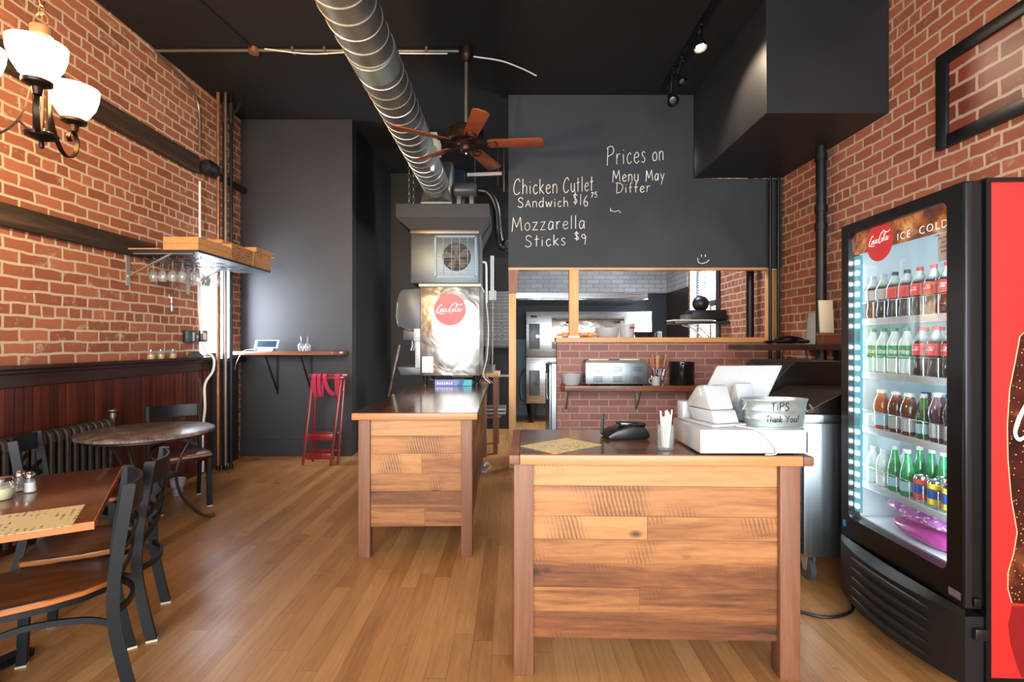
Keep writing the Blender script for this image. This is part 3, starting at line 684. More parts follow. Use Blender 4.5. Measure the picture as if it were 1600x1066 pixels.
# ---------------------------------------------------------------- chairs
def make_chair(name, label, loc, rz, group=None):
    T = thing(name, label, 'chair', loc, rz, group)
    # seat: rounded at the rear corners, waisted like a saddle seat; faces local +X
    poly = [(.20, -.195), (.215, -.17), (.218, 0), (.215, .17), (.20, .195)]
    side = [(.10, .205), (-.02, .205), (-.12, .185), (-.19, .14), (-.215, .07), (-.22, 0)]
    poly = poly + side + [(x, -y) for x, y in side[::-1][1:]]
    seat = MB().prism(poly, 'Z', .432, .457, .005).build('seat', M['seat_wood'], T)
    MB().prism([(x * 1.006, y * 1.006) for x, y in poly], 'Z', .4345, .4515).build('plywood_edge', M['table_edge'], seat)
    fr = [(x * .93, y * .93) for x, y in poly]
    mb = MB(); mb.tube([(x, y, .42) for x, y in fr], 1, closed=True, sect=(.018, .024), up=(0, 0, 1)); mb.build('seat_frame', M['cafe_black'], T)
    for s in (-1, 1):
        MB().tube(catmull([(-.27, s * .197, 0), (-.245, s * .197, .12), (-.215, s * .197, .30), (-.212, s * .197, .44), (-.228, s * .197, .60), (-.262, s * .197, .84)], 5), 1, sect=(.042, .026), up=(0, 1, 0)).build('rear_leg', M['cafe_black'], T)
        MB().box(-.293, -.247, s * .197 - .015, s * .197 + .015, .0, .009).build('foot_glide', M['cream'], T)
        MB().tube([(.185, s * .175, .42), (.20, s * .178, 0)], 1, sect=(.034, .034), up=(0, 1, 0)).build('front_leg', M['cafe_black'], T)
        MB().box(.181, .219, s * .178 - .019, s * .178 + .019, .0, .009).build('foot_glide', M['cream'], T)
        MB().tube(catmull([(-.215, s * .195, .30), (-.12, s * .195, .345), (.05, s * .19, .365), (.187, s * .178, .33)], 5), 1, sect=(.012, .022), up=(0, 0, 1)).build('side_rail', M['cafe_black'], T)
    MB().tube(catmull([(-.214, -.19, .34), (-.26, -.10, .34), (-.275, 0, .34), (-.26, .10, .34), (-.214, .19, .34)], 4), 1, sect=(.014, .024), up=(0, 0, 1)).build('rear_rail', M['cafe_black'], T)
    def bow(y, z): return -.205 - (z - .44) * .142 - .052 * (1 - (y / .2) ** 2)
    mb = MB(); ys = [-.19 + .38 * i / 10 for i in range(11)]
    mb.tube([(bow(y, .785), y, .785) for y in ys], 1, sect=(.010, .105), up=(0, 0, 1)); mb.build('top_rail', M['cafe_black'], T)
    mb = MB()
    for s in (-1, 1):
        for o in (-.055, .055):
            pts = []
            for i in range(9):
                u = i / 8; y = s * (-.185 + .37 * u); z = .52 + .19 * u + o
                if .46 <= z <= .74: pts.append((bow(y, z) + .004 * s, y, z))
            mb.tube(pts, 1, sect=(.008, .022), up=(0, 0, 1))
    mb.build('cross_back', M['cafe_black'], T)
    return T
make_chair('cafe_chair', 'black metal cafe chair closest to camera, pulled up to wooden table', (-1.845, 2.03, 0), R(217))
ch = [o for o in COL.objects if o.name == 'cafe_chair'][0]
dup(ch, (-2.02, 2.465, 0), R(206), 'black metal cafe chair at the wooden table, behind the front chair')
dup(ch, (-2.70, 3.21, 0), R(28), 'black metal cafe chair by the radiator, beyond the shakers')
dup(ch, (-2.865, 4.42, 0), R(-46), 'black metal cafe chair against wainscot beyond the round stone table')

# ---------------------------------------------------------------- wooden table and what stands on it
ua = math.atan2(.845, -.536)
T = thing('dining_table', 'rectangular brown wooden table set with menu and shakers', 'table', (-1.53, 1.87, 0), ua - PI / 2)
# local +Y runs along the long edge, local -X across the top
MB().box(-.80, 0, 0, .975, .722, .75, .003).build('table_top', M['table_wood'], T)
mb = MB(); mb.box(-.80, 0, -.004, .0, .7205, .7485); mb.box(0, .004, -.004, .979, .7205, .7485); mb.box(-.80, 0, .975, .979, .7205, .7485); mb.build('edge_band', M['table_edge'], T)
MB().cyl((-.52, .49, .03), (-.52, .49, .70), .038).build('column', M['cafe_black'], T)
mb = MB(); mb.box(-.72, -.08, .46, .52, .70, .722); mb.box(-.55, -.49, .15, .83, .70, .722); mb.build('top_bracket', M['cafe_black'], T)
mb = MB()
for a in range(4):
    d = Vector((math.cos(a * PI / 2 + PI / 4), math.sin(a * PI / 2 + PI / 4), 0)); c0 = Vector((-.52, .49, 0))
    mb.tube([c0 + d * .02 + Vector((0, 0, .05)), c0 + d * .30 + Vector((0, 0, .018))], 1, sect=(.06, .03), up=(0, 0, 1))
mb.build('cross_base', M['cafe_black'], T)
def on_table(px, py, z=.75):
    D = (1.4 - z) * 800 / (py - 536); return Vector(((px - 800) / 800 * D, D, z))
# menu sheet lies along the front edge
mc = on_table(133, 789); md = on_table(107, 819)
ax = Vector((math.cos(ua + PI / 2), math.sin(ua + PI / 2), 0)); ay = Vector((-math.cos(ua), -math.sin(ua), 0))
o = MB().box(0, .43, 0, .28, 0, .0012).build('menu_sheet', M['menu'], smooth=False); o.location = mc + Vector((0, 0, .0006)); o.rotation_euler = (0, 0, math.atan2(ax.y, ax.x))
tag(o, 'tan printed paper menu lying on the brown wooden table', 'menu')
def shaker(loc, label, fillm, h, name='salt_shaker'):
    T = thing(name, label, 'shaker', loc)
    MB().lathe([(.0, 0), (.024, .0), (.025, .006), (.017, .052), (.0165, .062)], n=10).build('glass_body', M['jar_glass'], T)
    MB().lathe([(.0, .004), (.0215, .004), (.019, h), (0, h)], n=10).build('contents', M[fillm], T)
    MB().lathe([(.0175, .060), (.0185, .064), (.0185, .074), (.015, .084), (.008, .089), (0, .090)], n=14).build('cap', M['chrome'], T)
shaker(on_table(47, 769), 'glass salt shaker with white salt on the brown wooden table', 'salt', .042)
shaker(on_table(31, 767), 'nearly empty glass shaker behind the salt shaker', 'paper', .008, 'pepper_shaker')
T = thing('cheese_jar', 'round glass jar of grated cheese on brown wooden table edge', 'jar', on_table(2, 781))
MB().lathe([(0, 0), (.032, 0), (.042, .012), (.047, .032), (.044, .055), (.034, .072), (.034, .078)], n=20).build('glass_body', M['jar_glass'], T)
MB().lathe([(0, .003), (.031, .004), (.043, .03), (.040, .048), (0, .052)], n=20).build('cheese', M['cheese'], T)
MB().lathe([(.036, .077), (.0365, .090), (.030, .094), (0, .095)], n=20).build('lid', M['chrome'], T)

# ---------------------------------------------------------------- round stone table
T = thing('round_table', 'round stone mosaic table on thin curved iron legs beside radiator', 'table', (-2.745, 3.86, 0))
MB().lathe([(0, .715), (.42, .715), (.44, .722), (.44, .738), (.425, .745), (0, .745)], n=56).build('stone_top', M['stone'], T)
MB().lathe([(.36, .70), (.40, .70), (.40, .715), (.36, .715)], n=40).build('apron_ring', M['iron'], T)
for a in (37, 157, 262):
    d = Vector((math.cos(R(a)), math.sin(R(a)), 0))
    MB().tube(catmull([d * .33 + Vector((0, 0, .71)), d * .24 + Vector((0, 0, .58)), d * .18 + Vector((0, 0, .40)), d * .21 + Vector((0, 0, .22)), d * .32 + Vector((0, 0, .06)), d * .40 + Vector((0, 0, .012)), d * .44 + Vector((0, 0, .02))], 6), .011, 8).build('leg', M['iron'], T)
MB().lathe([(.17, .38), (.185, .385), (.185, .395), (.17, .40)], n=24).build('stretcher_ring', M['iron'], T)
T = thing('plastic_pot', 'small white plastic pot on the floor under the round table', 'pot', (-3.08, 4.72, 0))
MB().lathe([(0, 0), (.038, 0), (.042, .045), (.035, .06), (.062, .09), (.066, .15), (.060, .15), (.055, .095), (0, .07)], n=24).build('body', M['white_plastic'], T)
MB().lathe([(.0425, .012), (.0435, .012), (.0435, .024), (.0425, .024)], n=24).build('blue_band', mat('blue_band', '5b9fd0', .4), T)
o = MB().box(-.03, .03, -.02, .02, 0, .10, .008, M=Matrix.Rotation(R(12), 4, 'Y')).build('blue_scraper', mat('blue_plastic', '2250b0', .4)); o.location = (-3.0, 4.35, .006); tag(o, 'small blue plastic scraper standing on the floor near white pot', 'scraper')

# ---------------------------------------------------------------- radiator
T = thing('radiator', 'old cast iron column radiator along wainscot behind the tables', 'radiator', (-3.262, 2.4, 0))
n = 27
for i in range(n):
    y = i * .066; mb = MB()
    for x in (-.035, .0, .035):
        mb.tube(catmull([(x, y, .09), (x, y, .40), (x, y, .70)], 3), .021, 8)
    mb.tube(catmull([(-.036, y, .70), (-.025, y, .755), (0, y, .77), (.025, y, .755), (.036, y, .70)], 3), .026, 8)
    mb.tube([(-.036, y, .10), (.036, y, .10)], .027, 8)
    if i in (0, n - 1):
        for x in (-.03, .03): mb.cyl((x, y, 0), (x, y, .10), .022, .018, 8)
    mb.build('section', M['rad'], T)
mb = MB(); mb.tube([(0, -.02, .72), (0, (n - 1) * .066 + .02, .72)], .02, 8); mb.tube([(0, -.02, .1), (0, (n - 1) * .066 + .02, .1)], .02, 8); mb.build('connecting_tube', M['rad'], T)
mb = MB(); Y = (n - 1) * .066; mb.tube([(0, Y, .72), (0, Y + .07, .72), (0, Y + .07, .80)], .014, 8); mb.cyl((0, Y + .07, .79), (0, Y + .07, .83), .022); mb.lathe([(0, .83), (.012, .83), (.034, .845), (.034, .855), (0, .86)], (0, Y + .07, 0), 14); mb.build('valve', M['conduit'], T)

# ---------------------------------------------------------------- chandelier
cc = Vector((-1.856, 2.02, 0))
T = thing('chandelier', 'bronze chandelier with glowing upturned glass shades hanging above wooden table', 'chandelier', (cc.x, cc.y, 2.17))
MB().lathe([(0, -.005), (.008, 0), (.01, .015), (.006, .024), (.02, .03), (.052, .042), (.055, .052), (.03, .062), (.018, .075), (0, .08)], n=20).build('bottom_finial', M['bronze'], T)
mb = MB()
for a in (0, 120, 240):
    d = Vector((math.cos(R(a + 20)), math.sin(R(a + 20)), 0)) * .022
    mb.tube([d + Vector((0, 0, .06)), d + Vector((0, 0, .46))], 1, sect=(.022, .006), up=(d.x, d.y, 0))
mb.build('center_straps', M['bronze'], T)
MB().lathe([(.028, .44), (.036, .44), (.036, .475), (.028, .475)], n=24).build('top_collar', M['bronze'], T)
mb = MB(); mb.tube([Vector((.026 * math.cos(a * PI / 9), 0, .505 + .03 * math.sin(a * PI / 9))) for a in range(18)], .004, 8, closed=True); mb.build('hanging_ring', M['bronze'], T)
mb = MB(); z = .525
i = 0
while z < ZC - 2.17 - .06:
    a = (i % 2) * PI / 2
    mb.tube([Vector((.011 * math.cos(k * PI / 5) * math.cos(a), .011 * math.cos(k * PI / 5) * math.sin(a), z + .022 + .022 * math.sin(k * PI / 5))) for k in range(10)], .0032, 6, closed=True)
    z += .036; i += 1
mb.build('chain', M['bronze'], T)
MB().lathe([(0, ZC - 2.17 - .05), (.03, ZC - 2.17 - .05), (.06, ZC - 2.17 - .012), (.062, ZC - 2.17 - .002), (0, ZC - 2.17 - .002)], n=24).build('ceiling_canopy', M['bronze'], T)
for a in (-51, 99, 226):
    d = Vector((math.cos(R(a)), math.sin(R(a)), 0)); u = Vector((-d.y, d.x, 0))
    def q(r, z): return d * r + Vector((0, 0, z))
    arm = MB().tube(catmull([q(.025, .40), q(.032, .25), q(.055, .12), (q(.105, .035)), q(.155, .018), q(.195, .05), q(.205, .10), q(.185, .135), q(.16, .13), q(.152, .105), q(.165, .09)], 7), 1, sect=(.005, .017), up=u).build('arm', M['bronze'], T)
    MB().tube(catmull([q(.04, .06), q(.065, .085), q(.085, .06)], 5), 1, sect=(.005, .015), up=u).build('arm_scroll', M['bronze'], arm)
    ct = d * .185
    cup = MB().lathe([(0, .14), (.014, .14), (.018, .165), (.045, .178), (.047, .19), (0, .20)], ct, 20).build('cup', M['bronze'], T)
    MB().lathe([(.034, .19), (.055, .215), (.075, .25), (.086, .29), (.089, .325), (.084, .325), (.080, .29), (.070, .253), (.05, .22), (.03, .20)], ct, 30).build('glass_shade', M['shade'], T)
    point('chandelier_bulb', (ct.x, ct.y, .365), 125, (1.0, .66, .30), .05, T)

# ---------------------------------------------------------------- shelf with cardboard boxes and hanging glasses
sh = thing('wall_shelf', 'high metal wall shelf holding cardboard boxes with glasses hanging below', 'shelf', (-3.0, 5.0, 2.18), world=True)
MB().prism([(XL + .002, 4.42), (-2.71, 4.42), (-2.71, 5.75), (-3.095, 5.75), (-3.095, 5.60), (XL + .002, 5.60)], 'Z', 2.185, 2.205).build('shelf_board', M['steel_grey'], sh, smooth=False)
for y in (4.47, 5.30):
    mb = MB(); mb.box(XL + .001, XL + .012, y - .02, y + .02, 1.90, 2.185); mb.box(XL + .002, -2.78, y - .012, y + .012, 2.176, 2.185)
    mb.bar((XL + .01, y, 1.98), (-2.98, y, 2.178), .022, .007, (0, 0, 1)); mb.build('bracket', M['galv_seam'], sh)
mb = MB()
for i in range(9):
    x = -3.33 + i * .07; mb.tube([(x, 4.55, 2.172), (x, 4.56, 2.150), (x, 5.30, 2.150), (x, 5.31, 2.172)], .003, 6)
for y in (4.6, 4.9, 5.25): mb.tube([(-3.34, y, 2.160), (-2.74, y, 2.160)], .003, 6)
mb.build('glass_rack', M['chrome'], sh)
mb = MB(); mb.box(-2.79, -2.715, 5.05, 5.11, 2.07, 2.18, .004)
def wine_glass(name, loc, up, s, label, group=None):
    T = thing(name, label, 'glass', loc, 0, group)
    z = -1 if not up else 1
    pr = [(.032, 0), (.033, .002), (.006, .006), (.0038, .012), (.0038, .075), (.006, .082), (.022, .095), (.037, .118), (.041, .145), (.036, .178), (.030, .195), (.0288, .195), (.034, .178), (.039, .146), (.035, .119), (.02, .098), (0, .09)]
    pr = [(r * s, h * s * z) for r, h in pr]
    MB().lathe([(0, 0)] + pr, n=20).build('bowl_and_stem', M['glass'], T)
    return T
g0 = wine_glass('wine_glass', (-3.29, 4.70, 2.158), False, 1, 'clear wine glass hanging under box shelf, closest to the brick wall')
for k, (x, y) in enumerate(((-3.205, 4.70), (-3.115, 4.70), (-3.025, 4.70), (-2.925, 4.72))):
    dup(g0, (x, y, 2.158), 0, 'clear wine glass hanging under box shelf, %s from the brick wall in front row' % ORD[k + 1])
for (x, y), l in zip(((-3.12, 5.02), (-3.02, 5.05), (-2.93, 5.10), (-3.07, 5.18)), ('nearest the window in the rear cluster', 'in the middle of the rear cluster', 'at the room side of the rear cluster', 'at the back of the rear cluster')):
    dup(g0, (x, y, 2.158), 0, 'clear wine glass hanging under box shelf, ' + l)
wine_glass('wine_goblet', (-2.83, 4.62, 2.158), False, 1.25, 'biggest hanging wine glass under box shelf, lowest bowl')
def carton(x0, x1, y0, y1, z0, z1, label, printed=False):
    T = thing('cardboard_box', label, 'box', ((x0 + x1) / 2, (y0 + y1) / 2, z0), group=None, world=True)
    MB().box(x0, x1, y0, y1, z0, z1, .002).build('carton', M['card'], T, smooth=False)
    zm = z0 + (z1 - z0) * .93
    MB().box(x0 - .002, x1 + .002, y0 - .002, y1 + .002, zm, z1 + .001, .001).build('lid_flap', M['card'], T, smooth=False)
    if printed: MB().box(x1, x1 + .0025, y0 + .01, y1 - .01, z0 + .004, zm - .002).build('printed_side', M['card_print'], T, smooth=False)
carton(-3.02, -2.715, 4.43, 4.93, 2.2055, 2.262, 'plain brown cardboard box, bottom of the front pair on the high shelf')
carton(-3.02, -2.715, 4.43, 4.93, 2.2645, 2.318, 'plain brown cardboard box, top of the front pair on the high shelf')
for j, (y0, w) in enumerate(((4.95, 'middle'), (5.37, 'far'))):
    for i in range(3):
        z = 2.2055 + i * .052; carton(-3.09, -2.72 + .004 * i, y0 - (.01 if i == 1 else 0) * (1 - j), y0 + .405, z, z + .0495, 'printed cardboard box, %s of the %s stack on the high shelf' % (('bottom', 'middle', 'top')[i], w), True)
carton(-3.2, -2.80, 4.945, 5.35, 2.3635, 2.40, 'flat cardboard box lying on the middle stack of the high shelf')
carton(-3.08, -2.70, 5.40, 5.82, 2.3635, 2.41, 'cardboard box crowning the far stack, overhanging the high shelf end', True)
o = MB().box(XL + .01, -3.03, 4.40, 4.80, 2.2055, 2.216).build('cardboard_sheet', M['card'], smooth=False); tag(o, 'thin flat cardboard sheet on the high shelf against brick wall', 'cardboard')

# ---------------------------------------------------------------- on the brick wall and ledge
T = thing('bottle_opener', 'small silver bottle opener fixed on brick wall below hanging glasses', 'bottle opener', (XL, 5.02, 1.70), world=True)
MB().box(XL, XL + .012, 5.0, 5.04, 1.83, 1.885, .003).build('plate', M['chrome'], T)
mb = MB(); mb.tube([(XL + .02, 5.02, 1.85), (XL + .025, 5.02, 1.79)], .006, 8); mb.lathe([(0, 1.70), (.012, 1.702), (.016, 1.72), (.017, 1.76), (.012, 1.79), (0, 1.795)], (XL + .025, 5.02, 0), 12); mb.build('pull', M['chrome'], T)
def ledge_jar(y, label):
    T = thing('spice_jar', label, 'jar', (XL + .062, y, 1.2505))
    MB().lathe([(0, 0), (.031, 0), (.033, .004), (.033, .058), (.026, .070), (.026, .076)], n=16).build('glass_body', M['jar_glass'], T)
    MB().lathe([(0, .003), (.0295, .004), (.0295, .04), (0, .042)], n=16).build('spice', M['spice'], T)
    MB().lathe([(.020, .074), (.021, .09), (.012, .098), (0, .099)], n=14).build('cap', M['chrome'], T)
    return T
j0 = ledge_jar(4.68, 'small spice jar with metal top on dark ledge, farthest from switch boxes')
dup(j0, (XL + .062, 4.81, 1.2505), 0, 'small spice jar with metal top, middle of three on dark ledge')
dup(j0, (XL + .062, 4.98, 1.2505), 0, 'small spice jar with metal top on dark ledge, closest to switch boxes')
o = MB().prism([(5.24, 1.2505), (5.42, 1.2505), (5.42, 1.256), (5.33, 1.31), (5.24, 1.256)], 'X', XL + .02, XL + .10).build('tent_card', M['grey_plastic'], smooth=False); tag(o, 'small dark tent card standing on the ledge below switch boxes', 'card')
o = MB().box(XL - .02, XL + .04, 5.64, 5.80, 1.2225, 1.29, .004).build('grey_block', M['steel_grey']); tag(o, 'small grey block on the sill by the bright window', 'block')
T = thing('switch_box', 'double grey metal switch box on brick wall beside bright window', 'switch box', (XL, 5.33, 1.4), world=True)
MB().box(XL + .001, XL + .045, 5.22, 5.43, 1.40, 1.53, .006).build('housing', M['steel_grey'], T)
MB().box(XL + .045, XL + .049, 5.315, 5.345, 1.42, 1.51, .001).build('switch_plate', M['white_plastic'], T)
mb = MB(); mb.lathe([(0, 0), (.016, 0), (.016, .004), (0, .005)], n=14, M=Matrix.Translation((XL + .045, 5.395, 1.465)) @ Matrix.Rotation(R(90), 4, 'Y')); mb.build('socket_face', M['white_plastic'], T)
T = thing('outlet_box', 'grey metal outlet box on window edge, right beside the double switch box', 'outlet box', (XL, 5.52, 1.4), world=True)
MB().box(XL + .001, XL + .05, 5.455, 5.57, 1.41, 1.535, .006).build('housing', M['steel_grey'], T)
mb = MB(); mb.box(XL + .05, XL + .053, 5.485, 5.545, 1.435, 1.51, .001); mb.build('cover_plate', M['galv_seam'], T)

# ---------------------------------------------------------------- bar ledge on the charcoal wall
T = thing('bar_ledge', 'narrow brown wooden bar ledge on brackets against charcoal wall', 'ledge', (-2.6, 6.1, 1.25), world=True)
pl = [(XL + .002, YB - .003), (XL + .002, 6.03), (-2.12, 6.03), (-2.05, 6.07), (-2.02, 6.14), (-2.02, 6.26), (-2.05, YB - .003)]
MB().prism(pl, 'Z', 1.255, 1.302, .006).build('board', M['shelf_wood'], T)
for x in (-2.90, -2.48):
    mb = MB(); mb.bar((x, YB - .009, .77), (x, YB - .009, 1.2545), .022, .010, (0, 1, 0)); mb.bar((x - .02, 6.06, 1.25), (x, YB - .012, .80), .016, .010, (0, 1, 0)); mb.box(x - .015, x + .015, 6.05, YB - .004, 1.245, 1.2549)
    mb.build('bracket', M['black_metal'], T)
T = thing('tablet', 'white tablet on stand with dark screen on wooden bar ledge', 'tablet', (-2.93, 6.10, 1.3025), R(4))
rot = Matrix.Translation((0, 0, .03)) @ Matrix.Rotation(R(-28), 4, 'X')
MB().box(-.14, .14, -.008, .008, 0, .115, .006, M=rot).build('frame', M['white_plastic'], T)
MB().box(-.112, .112, -.0105, -.008, .016, .10, M=rot).build('screen', M['screen'], T, smooth=False)
MB().prism([(-.05, 0), (.06, 0), (.05, .02), (.02, .06), (-.01, .04)], 'X', -.09, .09).build('stand', M['white_plastic'], T)
wall_pipe('charging_cable', [(-3.085, 6.12, 1.312), (-3.06, 6.1, 1.325), (-3.14, 6.02, 1.312), (-3.19, 6.0, 1.25), (-3.25, 6.02, 1.14), (-3.30, 6.1, 1.08), (-3.34, 6.2, 1.06)], .004, M['cable_white'], 'thin white charging cable hanging off the wooden bar ledge', 6, cat='cable')
dup(g0, (-2.53, 6.14, 1.3025), 0, 'upside down wine glass on wooden bar ledge, closer to the tablet')
dup(g0, (-2.45, 6.14, 1.3025), 0, 'upside down wine glass on wooden bar ledge, farther from the tablet')
g1 = [o for o in COL.objects if o.get('label', '').startswith('upside down')]
up = wine_glass('wine_glass', (0, 0, 0), True, .98, 'tmp'); bowl = up.children[0]
for g in g1:
    for c_ in g.children: c_.data = bowl.data; c_.matrix_basis = Matrix.Translation((0, 0, .1915)) @ Matrix.Rotation(PI, 4, 'X')
bpy.data.objects.remove(bowl); bpy.data.objects.remove(up)

# ---------------------------------------------------------------- folding tray stand
T = thing('tray_stand', 'folded dark red tray stand with crimson straps leaning by charcoal wall', 'tray stand', (-2.13, 5.90, 0), world=True)
tp = lambda px, py, D: at(px, py, D)
def rod(a, b, r, name='leg', m='red_wood'): return MB().bar(a, b, r * 2.4, r * 1.6, (0, 1, 0), .003).build(name, M[m], T)
rod((-2.335, 6.0, 1.01), (-2.39, 5.85, 0), .011); rod((-1.965, 6.0, 1.01), (-2.0, 5.88, 0), .011)
rod((-2.285, 5.94, .98), (-2.345, 6.03, 0), .011); rod((-1.985, 5.94, .98), (-2.065, 5.83, 0), .011)
rod((-2.37, 6.0, 1.02), (-1.93, 6.0, 1.02), .014, 'top_bar'); rod((-2.33, 5.94, .995), (-1.95, 5.94, .995), .012, 'top_bar')
for z, y in ((.315, 5.90), (.10, 5.87)): MB().box(-2.36, -2.04, y - .01, y + .01, z - .035, z + .035, .004).build('cross_slat', M['red_wood'], T)
for z, y in ((.345, 5.96), (.135, 5.99)): MB().box(-2.33, -1.995, y - .008, y + .008, z - .02, z + .02, .004).build('cross_slat', M['red_wood'], T)
for x, w, l in ((-2.29, .045, .26), (-2.235, .04, .25), (-2.02, .06, .26)):
    MB().tube(catmull([(x, 5.97, 1.04), (x, 5.925, 1.02), (x, 5.92, .90), (x + .01, 5.93, .80), (x + .015, 5.965, .77), (x + .01, 5.99, .85), (x, 6.02, 1.0)], 5), 1, sect=(w, .004), up=(0, 1, 0)).build('strap', M['strap'], T)
MB().tube(catmull([(-2.17, 5.97, 1.04), (-2.17, 5.925, 1.02), (-2.155, 5.92, .93), (-2.11, 5.92, .84), (-2.06, 5.93, .80)], 6), 1, sect=(.045, .004), up=(0, 1, 0)).build('strap', M['strap'], T)

# ---------------------------------------------------------------- counters of reclaimed planks
def planks(mb, ax, a0, a1, z0, z1, t0, t1, hs, seams=True):
    """stacked horizontal boards; some boards are two lengths butted"""
    z = z1; tot = sum(hs)
    for i, h in enumerate(hs):
        hh = h / tot * (z1 - z0); zb = z - hh
        cuts = [a0, a1]
        if seams and i in (2, 5): cuts = [a0, a0 + (a1 - a0) * random.uniform(.4, .6), a1]
        for c0, c1 in zip(cuts, cuts[1:]):
            j = random.uniform(0, .0025)
            if ax == 'X': mb.box(c0, c1 - .0005, t0 - j, t1, zb + .0008, z, .0008)
            else: mb.box(t0, t1 + j, c0, c1 - .0005, zb + .0008, z, .0008)
        z = zb
    return mb
def counter_top(T, x0, x1, y0, y1, zt, th, m, n, edge=None, axis='X'):
    mb = MB()
    if axis == 'X':
        w = (y1 - y0 - .03) / n
        for i in range(n): mb.box(x0 + .045, x1 - .045, y0 + .03 + i * w, y0 + .03 + (i + 1) * w - .0004, zt - th, zt - random.uniform(0, .0006))
    else:
        w = (x1 - x0) / n
        for i in range(n): mb.box(x0 + i * w, x0 + (i + 1) * w - .0004, y0 + .03, y1, zt - th, zt - random.uniform(0, .0006))
    mb.build('countertop', m, T, smooth=False)
    mb = MB(); mb.box(x0 + .0455 if axis == 'X' else x0, x1 - .0455 if axis == 'X' else x1, y0, y0 + .0295, zt - th, zt, .004)
    mb.build('front_edging', M['edge_wood'], T)
    if axis == 'X':
        for a, b in ((x0, x0 + .045), (x1 - .045, x1)): MB().box(a, b, y0, y1, zt - th, zt, .008).build('breadboard_end', M['post_wood'], T)
FC = thing('front_counter', 'front order counter of reclaimed wood planks with cash register on top', 'counter', (-.013, 2.125, 0), R(-1.6))
counter_top(FC, 0, 1.25, 0, .63, .935, .041, M['top_wood'], 5)
planks(MB(), 'X', .10, 1.125, .147, .890, .055, .08, (86, 115, 88, 90, 92, 92, 102)).build('front_panel', M['plank'], FC, smooth=False)
for x0, x1 in ((.02, .102), (1.125, 1.208)):
    MB().box(x0, x1, .03, .112, 0, .8935, .003).build('corner_post', M['post_wood'], FC)
    MB().box(x0, x1, .54, .62, 0, .8935, .003).build('corner_post', M['post_wood'], FC)
for x0 in (.03, 1.175): planks(MB(), 'Y', .112, .54, .147, .89, x0, x0 + .025, (86, 115, 88, 90, 92, 92, 102), False).build('side_panel', M['plank_y'], FC, smooth=False)
MB().box(.06, 1.17, .09, .60, .36, .38).build('inner_shelf', M['post_wood'], FC)
MC = thing('plank_counter', 'long narrow plank counter running back to the soda dispenser', 'counter', (-1.035, 3.30, 0), R(1.0))
counter_top(MC, 0, .81, 0, 3.05, .945, .043, M['top_wood_y'], 5, axis='Y')
planks(MB(), 'X', .108, .705, .195, .90, .055, .08, (100, 106, 120, 105, 103, 107)).build('end_panel', M['plank'], MC, smooth=False)
for x0, x1 in ((.035, .11), (.703, .776)):
    for y in (.03, 2.95): MB().box(x0, x1, y, y + .075, 0, .9015, .003).build('corner_post', M['post_wood'], MC)
for x0 in (.045, .742): planks(MB(), 'Y', .105, 2.95, .195, .90, x0, x0 + .024, (100, 106, 120, 105, 103, 107), True).build('side_panel', M['plank_y'], MC, smooth=False)
# work table behind it
T = thing('work_table', 'simple pine work table with diagonal brace beyond the plank counter end', 'table', (-.45, 6.6, 0), world=True)
MB().box(-.75, -.165, 6.42, 7.2, .97, 1.01, .003).build('table_top', M['stud'], T)
for x in (-.74, -.24):
    for y in (6.44, 7.10): MB().box(x, x + .06, y, y + .06, 0, .97, .003).build('leg', M['post_wood'], T)
MB().bar((-.21, 6.53, .62), (-.21, 6.95, .95), .03, .05).build('brace', M['post_wood'], T)
MB().box(-.74, -.14, 6.42, 7.15, .455, .475).build('lower_shelf', M['post_wood'], T)
T = thing('pan_stack', 'stack of round metal pans on the work table behind soda dispenser', 'pan', (-.36, 6.72, 1.0105))
for i in range(4):
    z = i * .022; MB().lathe([(0, z), (.125, z), (.14, z + .032), (.146, z + .033), (.146, z + .036), (.138, z + .036), (.122, z + .004), (0, z + .004)], n=28).build('pan', M['galv'], T)
T = thing('pan_stack', 'grey metal trays on the lower shelf of the work table', 'tray', (-.24, 6.75, .4755))
for i in range(2): MB().box(-.16, .16, -.2, .2, i * .045, i * .045 + .038, .006).build('tray', M['galv'], T)
T = thing('shoe', 'single white and grey shoe on floor beside the plank counter', 'shoe', (-.29, 5.62, 0), R(80))
MB().prism([(-.13, 0), (.12, 0), (.135, .02), (.12, .03), (-.13, .03)], 'Y', -.042, .042, .008).build('sole', M['white_plastic'], T)
MB().tube(catmull([(-.115, 0, .055), (-.06, 0, .062), (0, 0, .055), (.06, 0, .042), (.105, 0, .038)], 5), [.03 + .012 * math.sin(i / 20 * PI) for i in range(21)], 12).build('upper', M['galv_seam'], T)

# ---------------------------------------------------------------- soda dispenser on the counter
D0 = 5.5
T = thing('soda_dispenser', 'tall polished steel soda dispenser with round red logo on plank counter', 'soda dispenser', (-.66, 5.8, .9455), world=True)
MB().box(-.985, -.345, D0, 6.2, 1.045, 2.005, .008).build('cabinet', M['steel_wavy'], T)
MB().box(-1.0, -.335, D0 - .012, 6.2, 2.006, 2.035, .004).build('top_trim', M['cream'], T)
for x, y in ((-.94, D0 + .05), (-.39, D0 + .05), (-.94, 6.13), (-.39, 6.13)):
    MB().lathe([(0, .9458), (.028, .946), (.028, .955), (.018, .965), (.02, .985), (.034, 1.045), (0, 1.045)], (x, y, 0), 16).build('leg', M['black_plastic'], T)
cx, cz, rr = at(703, 484, D0).x, at(703, 484, D0).z, .172
MB().lathe([(0, -.003), (rr, -.003), (rr, .002), (0, .002)], n=48, M=Matrix.Translation((cx, D0 - .002, cz)) @ Matrix.Rotation(R(90), 4, 'X')).build('logo_disc', M['logo_red'], T)
mb = MB(); script(mb, lambda x, y, k: Vector((cx + (x - .49) * .305, D0 - .0052 - k * .00005, cz - .035 + y * .30))); mb.build('logo_lettering', M['logo_white'], T, smooth=False)
